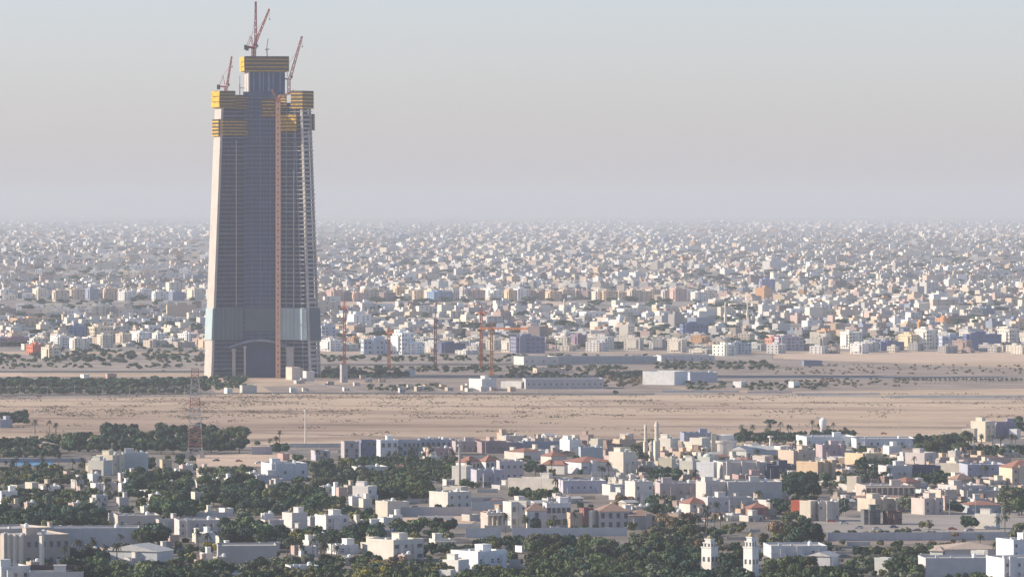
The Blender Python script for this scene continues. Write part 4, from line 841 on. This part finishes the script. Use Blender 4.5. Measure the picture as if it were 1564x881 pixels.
# ------------------------------------------------------------------ trees
def crown_arrays(seed, leaves=900, size=.13, nb=9, flat=.8):
    """leaf quads on lumpy sub-blobs and their solid cores, in a unit crown; returns verts, quads"""
    g = np.random.default_rng(seed); vs = []; blobs = []
    for i in range(nb):
        a = 2*math.pi*i/nb+g.uniform(-.3, .3); r = g.uniform(.25, .62) if i else 0
        blobs.append((r*math.cos(a), r*math.sin(a), g.uniform(-.35, .42)*flat, g.uniform(.32, .5)))
    B = np.array(blobs); pick_ = g.integers(0, nb, leaves); d = g.normal(size=(leaves, 3)); d /= np.linalg.norm(d, axis=1)[:, None]
    c = B[pick_, :3]+d*B[pick_, 3][:, None]*g.uniform(.82, 1.12, leaves)[:, None]*np.array([1, 1, .85])
    t1 = g.normal(size=(leaves, 3)); t1 -= d*np.sum(t1*d, 1)[:, None]*.6; t1 /= np.linalg.norm(t1, axis=1)[:, None]
    t2 = np.cross(t1, d+g.normal(size=(leaves, 3))*.5); t2 /= np.linalg.norm(t2, axis=1)[:, None]
    sz = g.uniform(.6, 1.2, leaves)[:, None]*size
    q = np.stack([c-t1*sz-t2*sz*.6, c+t1*sz*.6-t2*sz, c+t1*sz+t2*sz*.7, c-t1*sz*.7+t2*sz], 1).reshape(-1, 3)
    f = np.arange(len(q)).reshape(-1, 4); V_ = [q]; F_ = [f]; k = len(q)
    nu, nv = 7, 5
    for b in blobs:
        ring = []
        for j in range(nv+1):
            for i in range(nu):
                ph = -math.pi/2+math.pi*j/nv; th = 2*math.pi*i/nu; rr = b[3]*.80*g.uniform(.85, 1.1)
                ring.append((b[0]+rr*math.cos(ph)*math.cos(th), b[1]+rr*math.cos(ph)*math.sin(th), b[2]+rr*.85*math.sin(ph)))
        V_.append(np.array(ring)); ff = [(k+j*nu+i, k+j*nu+(i+1) % nu, k+(j+1)*nu+(i+1) % nu, k+(j+1)*nu+i) for j in range(nv) for i in range(nu)]
        F_.append(np.array(ff)); k += len(ring)
    return np.concatenate(V_), np.concatenate(F_)
CR = [crown_arrays(s_, 1100, .085, 8+s_ % 4) for s_ in range(8)]; CRL = [crown_arrays(50+s_, 380, .14, 7) for s_ in range(5)]
crown_me = [quad_mesh("crown", v, f, None, M['leaf']) for v, f in CR]
def trunk_mesh():
    mb = MB(); mb.lathe([(.09, -1.35), (.06, -.7), (.045, -.2)], 7)
    for a in (0, 2.1, 4.2): mb.beam((0, 0, -.6), (.45*math.cos(a), .45*math.sin(a), -.05), .05)
    return mb.mesh("trunk", [M['trunk']])
TR = trunk_mesh()
def make_tree(p, h, wr, k, col, label, cat="tree"):
    e = empty("broadleaf_tree", p, rnd.uniform(0, 6)); px, py = to_px(p)
    tag(e, label, cat, "broadleaf trees of the near town", px, py)
    cz = h*.56; c = link("crown", crown_me[k], e, col); c.location = (0, 0, cz); c.scale = (wr, wr, h*.52)
    t = link("trunk", TR, e); t.location = (0, 0, cz); t.scale = (wr, wr, cz/1.35)
    return e
D_, G_, O_, Y_, B_, S_ = (.050, .084, .056), (.092, .125, .058), (.16, .160, .065), (.28, .25, .04), (.20, .155, .10), (.135, .148, .098)
CN = {'D': (D_, "dark green"), 'G': (G_, "green"), 'O': (O_, "olive"), 'Y': (Y_, "yellow-green"), 'B': (B_, "brownish"), 'S': (S_, "grey-green")}
CLUMPS = [(-5, 45, 625, 650, 9, 'D'), (90, 160, 656, 693, 9, 'DG'), (150, 215, 644, 693, 10, 'D'), (205, 240, 656, 693, 9, 'DG'), (235, 330, 645, 694, 11, 'D'), (300, 376, 649, 692, 10, 'DG'), (-5, 95, 662, 702, 8, 'DDS'),
    (-5, 135, 712, 742, 6, 'SOG'), (0, 160, 742, 778, 7, 'DGOS'), (-5, 168, 768, 810, 10, 'D'), (185, 300, 712, 765, 9, 'DGG'), (225, 300, 745, 793, 10, 'DG'), (300, 400, 709, 775, 9, 'DGS'), (340, 512, 738, 786, 10, 'DG'),
    (332, 420, 784, 842, 12, 'DDG'), (200, 252, 797, 842, 11, 'DG'), (92, 172, 834, 890, 8, 'DG'), (160, 335, 852, 900, 9, 'DGG'), (140, 175, 818, 836, 5, 'S'), (330, 410, 850, 900, 8, 'DGS'), (410, 525, 846, 900, 6, 'SOG'), (440, 482, 804, 838, 7, 'O'),
    (480, 548, 800, 838, 8, 'D'), (400, 442, 802, 838, 8, 'D'), (310, 335, 825, 850, 6, 'Y'), (470, 560, 702, 745, 8, 'DS'), (565, 660, 722, 768, 10, 'DDG'), (550, 700, 695, 738, 6, 'SDG'), (595, 650, 790, 824, 9, 'DG'), (655, 693, 790, 818, 9, 'D'), (520, 592, 794, 838, 9, 'D'),
    (535, 600, 855, 900, 6, 'YOO'), (560, 645, 846, 880, 7, 'DB'), (600, 695, 855, 900, 7, 'OGS'), (640, 765, 826, 850, 6, 'D'), (718, 830, 816, 840, 7, 'D'), (765, 800, 862, 900, 7, 'G'), (690, 800, 868, 900, 6, 'G'), (800, 1010, 815, 900, 9, 'GGSD'), (985, 1072, 800, 900, 9, 'GSD'),
    (884, 905, 815, 828, 4, 'Y'), (900, 935, 820, 836, 5, 'Y'), (1000, 1075, 784, 822, 8, 'DSB'), (1000, 1150, 860, 905, 9, 'D'), (1094, 1136, 836, 875, 8, 'DG'), (1165, 1240, 785, 826, 13, 'BBS'), (1195, 1262, 795, 840, 13, 'D'), (1160, 1250, 848, 900, 8, 'GG'), (1240, 1318, 851, 905, 12, 'GD'),
    (1350, 1412, 846, 895, 8, 'GDS'), (1300, 1428, 832, 850, 4, 'D'), (1190, 1256, 716, 762, 10, 'D'), (1252, 1332, 716, 748, 8, 'DS'), (1268, 1302, 760, 790, 10, 'D'), (1368, 1400, 757, 784, 9, 'S'), (1444, 1476, 758, 784, 7, 'D'), (1525, 1570, 742, 790, 10, 'SG'),
    (1392, 1482, 658, 696, 10, 'DG'), (1474, 1570, 676, 698, 7, 'SD'), (1548, 1570, 632, 662, 8, 'DS'), (1305, 1366, 692, 738, 9, 'DS'), (1395, 1455, 714, 742, 8, 'D'), (1466, 1493, 784, 808, 7, 'D'), (1540, 1570, 790, 826, 8, 'S'), (1370, 1396, 804, 824, 7, 'S'),
    (1400, 1426, 796, 809, 5, 'O'), (1120, 1230, 656, 678, 7, 'D'), (1235, 1312, 654, 671, 6, 'D'), (1038, 1066, 690, 712, 7, 'S'), (985, 1052, 710, 740, 9, 'D'), (958, 992, 674, 710, 9, 'S'), (800, 838, 703, 726, 9, 'D'), (776, 860, 743, 762, 6, 'DG'), (894, 926, 726, 752, 8, 'D'),
    (930, 986, 724, 738, 5, 'D'), (985, 1034, 750, 795, 8, 'SD'), (936, 966, 750, 772, 7, 'B'), (1082, 1110, 692, 706, 4, 'G'), (545, 650, 694, 714, 7, 'D'), (1172, 1202, 757, 788, 7, 'D'), (1325, 1345, 732, 745, 5, 'B'), (1480, 1520, 870, 900, 7, 'G'), (412, 442, 672, 694, 8, 'D'), (386, 402, 672, 682, 5, 'D')]
HAND = list(RECTS); trees = []; r3 = random.Random(5)
for x0, x1, yt, yb, h, cs in CLUMPS:
    s_ = dist_of_row((yt+yb)/2)/F; hp = h/s_; dia = h*.95/s_; top = min(yt+hp, yb); y = top
    while True:
        x = x0+dia*.42+r3.uniform(0, .25)*dia
        while x < x1-dia*.25 or (x1-x0 < dia*1.1 and x < x1):
            g = r3.uniform(.8, 1.12); c = r3.choice(cs); yy = min(y+r3.uniform(-.1, .1)*hp, yb)
            trees.append((x, yy, h*g*(1 if yy < yb-2 else .93), c, r3.uniform(.44, .56))); x += dia*r3.uniform(.52, .8)
        if y >= yb-.5: break
        y = min(y+max(hp*.30, 4), yb)
for i in range(4200):     # street and garden trees filling the yards between the houses
    right = r3.random() < .55; x = r3.uniform(950, 1568) if right else r3.uniform(-5, 960)
    y = r3.uniform(676, 886) if right else r3.uniform(704, 892); h = r3.uniform(3, 6.2) if right else r3.uniform(3.5, 8)
    if 300 < x < 440 and y < 722 or 1235 < x and 783 < y < 822 or 1060 < x < 1165 and y > 872 or 600 < x < 750 and 783 < y < 800: continue
    s_ = dist_of_row(y)/F; q = h/s_
    if hides(x-q*.45, x+q*.45, y-q, y, .50 if right else .52): continue
    trees.append((x, y, h, r3.choice('DSGOBD' if right else 'DDGGSOD'), .5))
print("trees", len(trees))
trees.sort(key=lambda t: -t[1]*t[2])   # largest in the picture first
def inview(t): return -6 < t[0] < 1570 and t[1] < 893
near = [t for t in trees if inview(t)][:290]; rest = [t for t in trees if t not in near]
size_word = lambda h: "tall" if h > 10 else ("small" if h < 6.2 else "mid-sized")
for x, y, h, c, wr in near:
    p = at(x, y); col, cn = CN[c]; v = r3.uniform(.6, 1.7); v2 = r3.uniform(.88, 1.15)
    make_tree(p, h, h*wr, r3.randrange(8), (col[0]*v*v2, col[1]*v, col[2]*v), f"{size_word(h)} {cn} broadleaf tree")
def leaf_mass(name, lst, label, lod=CRL):
    Vs, Fs, Cs = [], [], []; k = 0; g = np.random.default_rng(3)
    for x, y, h, c, wr in lst:
        p = at(x, y); v, f = lod[r3.randrange(len(lod))]; a = r3.uniform(0, 6); ca, sa = math.cos(a), math.sin(a)
        q = np.stack([(v[:, 0]*ca-v[:, 1]*sa)*h*wr+p.x, (v[:, 0]*sa+v[:, 1]*ca)*h*wr+p.y, v[:, 2]*h*.52+h*.5+p.z], 1)
        Vs.append(q); Fs.append(f+k); k += len(q); col = np.array(CN[c][0])*r3.uniform(.75, 1.35); cc = np.ones((len(f), 4)); cc[:, :3] = col*g.uniform(.7, 1.3, len(f))[:, None]; Cs.append(cc)
    o = link(name, quad_mesh(name, np.concatenate(Vs), np.concatenate(Fs), np.concatenate(Cs), M['toneleaf'])); o['kind'] = 'stuff'
    tag(o, label, "woodland", None, 0, 0, True); return o
leaf_mass("woodland", rest, "mass of tree crowns filling the far side of the near town groves")
# belts of small trees on the plain
far = []; tiny = [crown_arrays(90+s_, 60, .30, 4) for s_ in range(4)]
def belt(x0, x1, y0, y1, n, h, cs='D'):
    for i in range(n): far.append((r3.uniform(x0, x1), r3.uniform(y0, y1), h*r3.uniform(.7, 1.2), r3.choice(cs), r3.uniform(.5, .8)))
belt(-20, 305, 585, 594, 300, 7, 'DDG'); belt(-20, 300, 596, 603, 240, 5, 'DS'); belt(-20, 320, 545, 556, 110, 6, 'DS'); belt(490, 1000, 545, 554, 120, 5, 'DS'); belt(-20, 310, 558, 564, 70, 4, 'DS'); belt(300, 372, 580, 598, 60, 6, 'DDG'); belt(490, 622, 573, 579, 70, 6, 'D'); belt(490, 960, 563, 570, 150, 5, 'DS')
belt(560, 690, 590, 598, 50, 4, 'DS'); belt(760, 990, 572, 580, 80, 5, 'DS'); belt(920, 985, 570, 592, 60, 5, 'SB'); belt(1000, 1180, 555, 566, 110, 5, 'SD'); belt(1050, 1260, 586, 597, 90, 4, 'DS'); belt(1180, 1560, 558, 572, 120, 2.6, 'SB')
belt(1230, 1400, 580, 592, 60, 3, 'SB'); belt(60, 240, 532, 548, 60, 5, 'D'); belt(240, 310, 535, 556, 40, 5, 'DS'); belt(1040, 1130, 500, 522, 40, 8, 'D'); belt(1120, 1190, 508, 530, 40, 8, 'D')
for i in range(3600):      # trees scattered through the city
    Yc = 5900+26000*r3.random()**1.6; row = EY+F*(CH-ground_z(Yc))/Yc; far.append((r3.uniform(-10, 1574), row, r3.uniform(5, 11), 'D', r3.uniform(.7, 1.6)))
leaf_mass("tree_belt", far, "belts of small dark trees across the plain beyond the sand", tiny)
# dark scrub on the sand
sc_ = []
for i in range(420):
    cy = 601+38*r3.random()**1.2 if r3.random() < .8 else r3.uniform(601, 668); cx = r3.uniform(-10, 1574)
    if cx > 900 and r3.random() < .5: continue
    for k in range(int(r3.uniform(4, 34))):
        yy = cy+r3.gauss(0, 1.0); sc_.append((cx+r3.gauss(0, 14), min(max(yy, 600), 670), r3.uniform(.25, .9), r3.choice('BBS'), r3.uniform(.9, 1.8)))
sc_ += [(r3.gauss(938, 2), 604, 6, 'D', .5), (1175, 648, 5, 'D', 1.2), (1180, 648, 4.5, 'D', 1.2), (r3.gauss(820, 2), 668, 3, 'D', .8)]
bush = [crown_arrays(120+s_, 8, .5, 2) for s_ in range(3)]
leaf_mass("desert_scrub", sc_, "low dry scrub dotted over the sand flat", bush)
# palms
def palm_parts(seed):
    r = random.Random(seed); mb = MB()
    for i in range(26):
        a = 2*math.pi*i/26+r.uniform(-.1, .1); up = r.choice([1.1, .7, .2, -.3]); L = r.uniform(.85, 1.1); prev = None
        for k in range(5):
            t = k/4; x = L*t*math.cos(up*.6); z = L*(math.sin(up)*t-.75*t*t); w = .11*(1-.7*abs(t-.35)); c = Vector((math.cos(a)*x, math.sin(a)*x, z)); n = Vector((-math.sin(a), math.cos(a), 0))*w
            if prev: mb.add([prev[0], prev[1], c+n-Vector((0, 0, w*.4)), c-n-Vector((0, 0, w*.4))], [(0, 1, 2, 3)])
            prev = (c-n-Vector((0, 0, w*.4)), c+n-Vector((0, 0, w*.4)))
    return mb.mesh("crown", [M['leaf']])
PC = [palm_parts(i) for i in range(4)]
mb = MB(); mb.lathe([(.035, 0), (.026, .4), (.022, 1)], 7); PT = mb.mesh("trunk", [M['trunk']])
def palm(px, py, h, label="palm", col=(.060, .072, .045)):
    p = at(px, py); e = empty("palm_tree", p, r3.uniform(0, 6)); tag(e, label, "palm", "palms scattered in the near town", px, py)
    t = link("trunk", PT, e); t.scale = (h, h, h*.98); v = r3.uniform(.7, 1.3)
    c = link("crown", r3.choice(PC), e, tuple(k*v for k in col)); c.location = (0, 0, h); q = 2.6*r3.uniform(.8, 1.1); c.scale = (q, q, q)
PL = [(x0, x1, y0, y1, n) for x0, x1, y0, y1, n in [(0, 130, 715, 745, 22), (60, 170, 745, 768, 10), (480, 560, 708, 752, 16), (560, 700, 700, 735, 16), (30, 90, 660, 668, 4), (420, 520, 840, 868, 14), (760, 880, 810, 818, 6), (1130, 1215, 664, 680, 12), (1240, 1310, 662, 670, 7),
     (1440, 1490, 672, 690, 8), (1480, 1560, 678, 695, 8), (1000, 1110, 790, 822, 10), (960, 1550, 690, 780, 44), (700, 960, 722, 760, 8), (1400, 1560, 800, 868, 6), (410, 440, 680, 692, 3), (90, 330, 835, 876, 14)]]
for x0, x1, y0, y1, n in PL:
    for i in range(n):
        h = r3.uniform(6, 10); palm(r3.uniform(x0, x1), r3.uniform(y0, y1), h, ("tall" if h > 8.6 else "short" if h < 7 else "mid-height")+" feathery palm")
palm(1457, 876, 7, "lone palm in front of the lavender hall at bottom right")
for i in range(29): palm(1368+i*6.8+r3.uniform(-1, 1), 585, 4.5, "small palm of the plain row")

# ------------------------------------------------------------------ haze
mb = MB(); mb.box(-7000, 7000, -400, 61000, -1.2, 356)
hz = link("haze", mb.mesh("haze", [])); hz['kind'] = 'stuff'
m = bpy.data.materials.new("haze_air"); m.use_nodes = True; t = m.node_tree; t.nodes.clear()
out = t.nodes.new("ShaderNodeOutputMaterial"); pv = t.nodes.new("ShaderNodeVolumePrincipled")
pv.inputs["Color"].default_value = (.605, .65, .715, 1); pv.inputs["Absorption Color"].default_value = (.10, .10, .10, 1); pv.inputs["Density"].default_value = HAZE; pv.inputs["Anisotropy"].default_value = 0.0
t.links.new(pv.outputs[0], out.inputs["Volume"]); hz.data.materials.append(m)

# ------------------------------------------------------------------ labels: say what each thing stands beside
ORD = ["", "second ", "third ", "fourth ", "fifth ", "sixth ", "seventh ", "eighth ", "ninth ", "tenth ", "eleventh ", "twelfth "]
LM = [("the tower", 405, 578), ("the tallest site crane", 526, 556), ("the short orange crane", 594, 565), ("the pale-jib crane", 665, 560), ("the crane pair", 743, 568), ("the white warehouse", 1020, 588), ("the long grey shed", 860, 594),
      ("the white stepped block", 620, 541), ("the blue block", 671, 461), ("the cream city minaret", 862, 489), ("the deep blue block", 1500, 535), ("the orange-red block", 1440, 498), ("the red-pink block", 1180, 532), ("the brick red house", 52, 541),
      ("the sunlit block", 152, 524), ("the long peach block", 45, 498), ("the thin city minaret", 1108, 499), ("the dark lavender block", 1172, 448), ("the navy city block", 1060, 518), ("the pale stone block", 1300, 532), ("the purple-grey block", 806, 539),
      ("the pool", 45, 710), ("the cream block with arches", 175, 724), ("the lattice mast", 298, 699), ("the tan corner building", 60, 866), ("the grey-white hall", 140, 840), ("the white pole", 466, 681), ("the apartment row", 605, 698), ("the telecom pole", 702, 742),
      ("the red-hipped villa", 900, 724), ("the minaret pair", 996, 708), ("the drum building", 1106, 700), ("the water tower", 1255, 669), ("the navy house", 1195, 734), ("the sand-edge house", 1504, 674), ("the arched mansion", 830, 806), ("the modern cream villa", 605, 858),
      ("the brightest white villa", 730, 870), ("the left tiered tower", 1084, 872), ("the right tiered tower", 1147, 880), ("the red wall block", 1220, 787), ("the plaza", 1400, 800), ("the lavender hall", 1460, 884), ("the bottom right building", 1545, 880), ("the grey-beige hall", 375, 862),
      ("the maroon house", 1160, 793), ("the long hedge", 80, 808), ("the sandy strip", 370, 712), ("the garden wall", 665, 788), ("the blue-lavender block", 1505, 732), ("the peach terrace", 1215, 716), ("the tan-roofed hall", 1480, 858), ("the lit cream long house", 820, 750), ("the villa by the sand", 435, 734)]
from collections import defaultdict
byl = defaultdict(list)
for T in THINGS: byl[T[1]].append(T)
used = set(); buckets = defaultdict(list)
for lab, L in byl.items():
    if len(L) == 1 and len(lab.split()) >= 4: L[0][0]['label'] = lab; used.add(lab); continue
    for T in L:
        d, nm, dx, dy = min(((((T[2]-a)/1.0)**2+((T[3]-b)*2.2)**2)**.5, n, T[2]-a, T[3]-b) for n, a, b in LM)
        rel = ("right of" if dx > 0 else "left of") if abs(dx) > 14 else ("in front of" if dy > 0 else "behind")
        dep = "" if abs(dx) <= 14 or len(lab.split()) > 7 else (", nearer" if dy > 5 else ", farther" if dy < -5 else "")
        buckets[(lab, rel, dep, nm)].append((d, T))
for (lab, rel, dep, nm), L in buckets.items():
    L.sort(key=lambda q: q[0])
    for i, (d, T) in enumerate(L):
        a = (ORD[i] if i < len(ORD) else "farther ")
        T[0]['label'] = f"{a}{lab} {rel} {nm}{dep}"
print("things", len(THINGS))
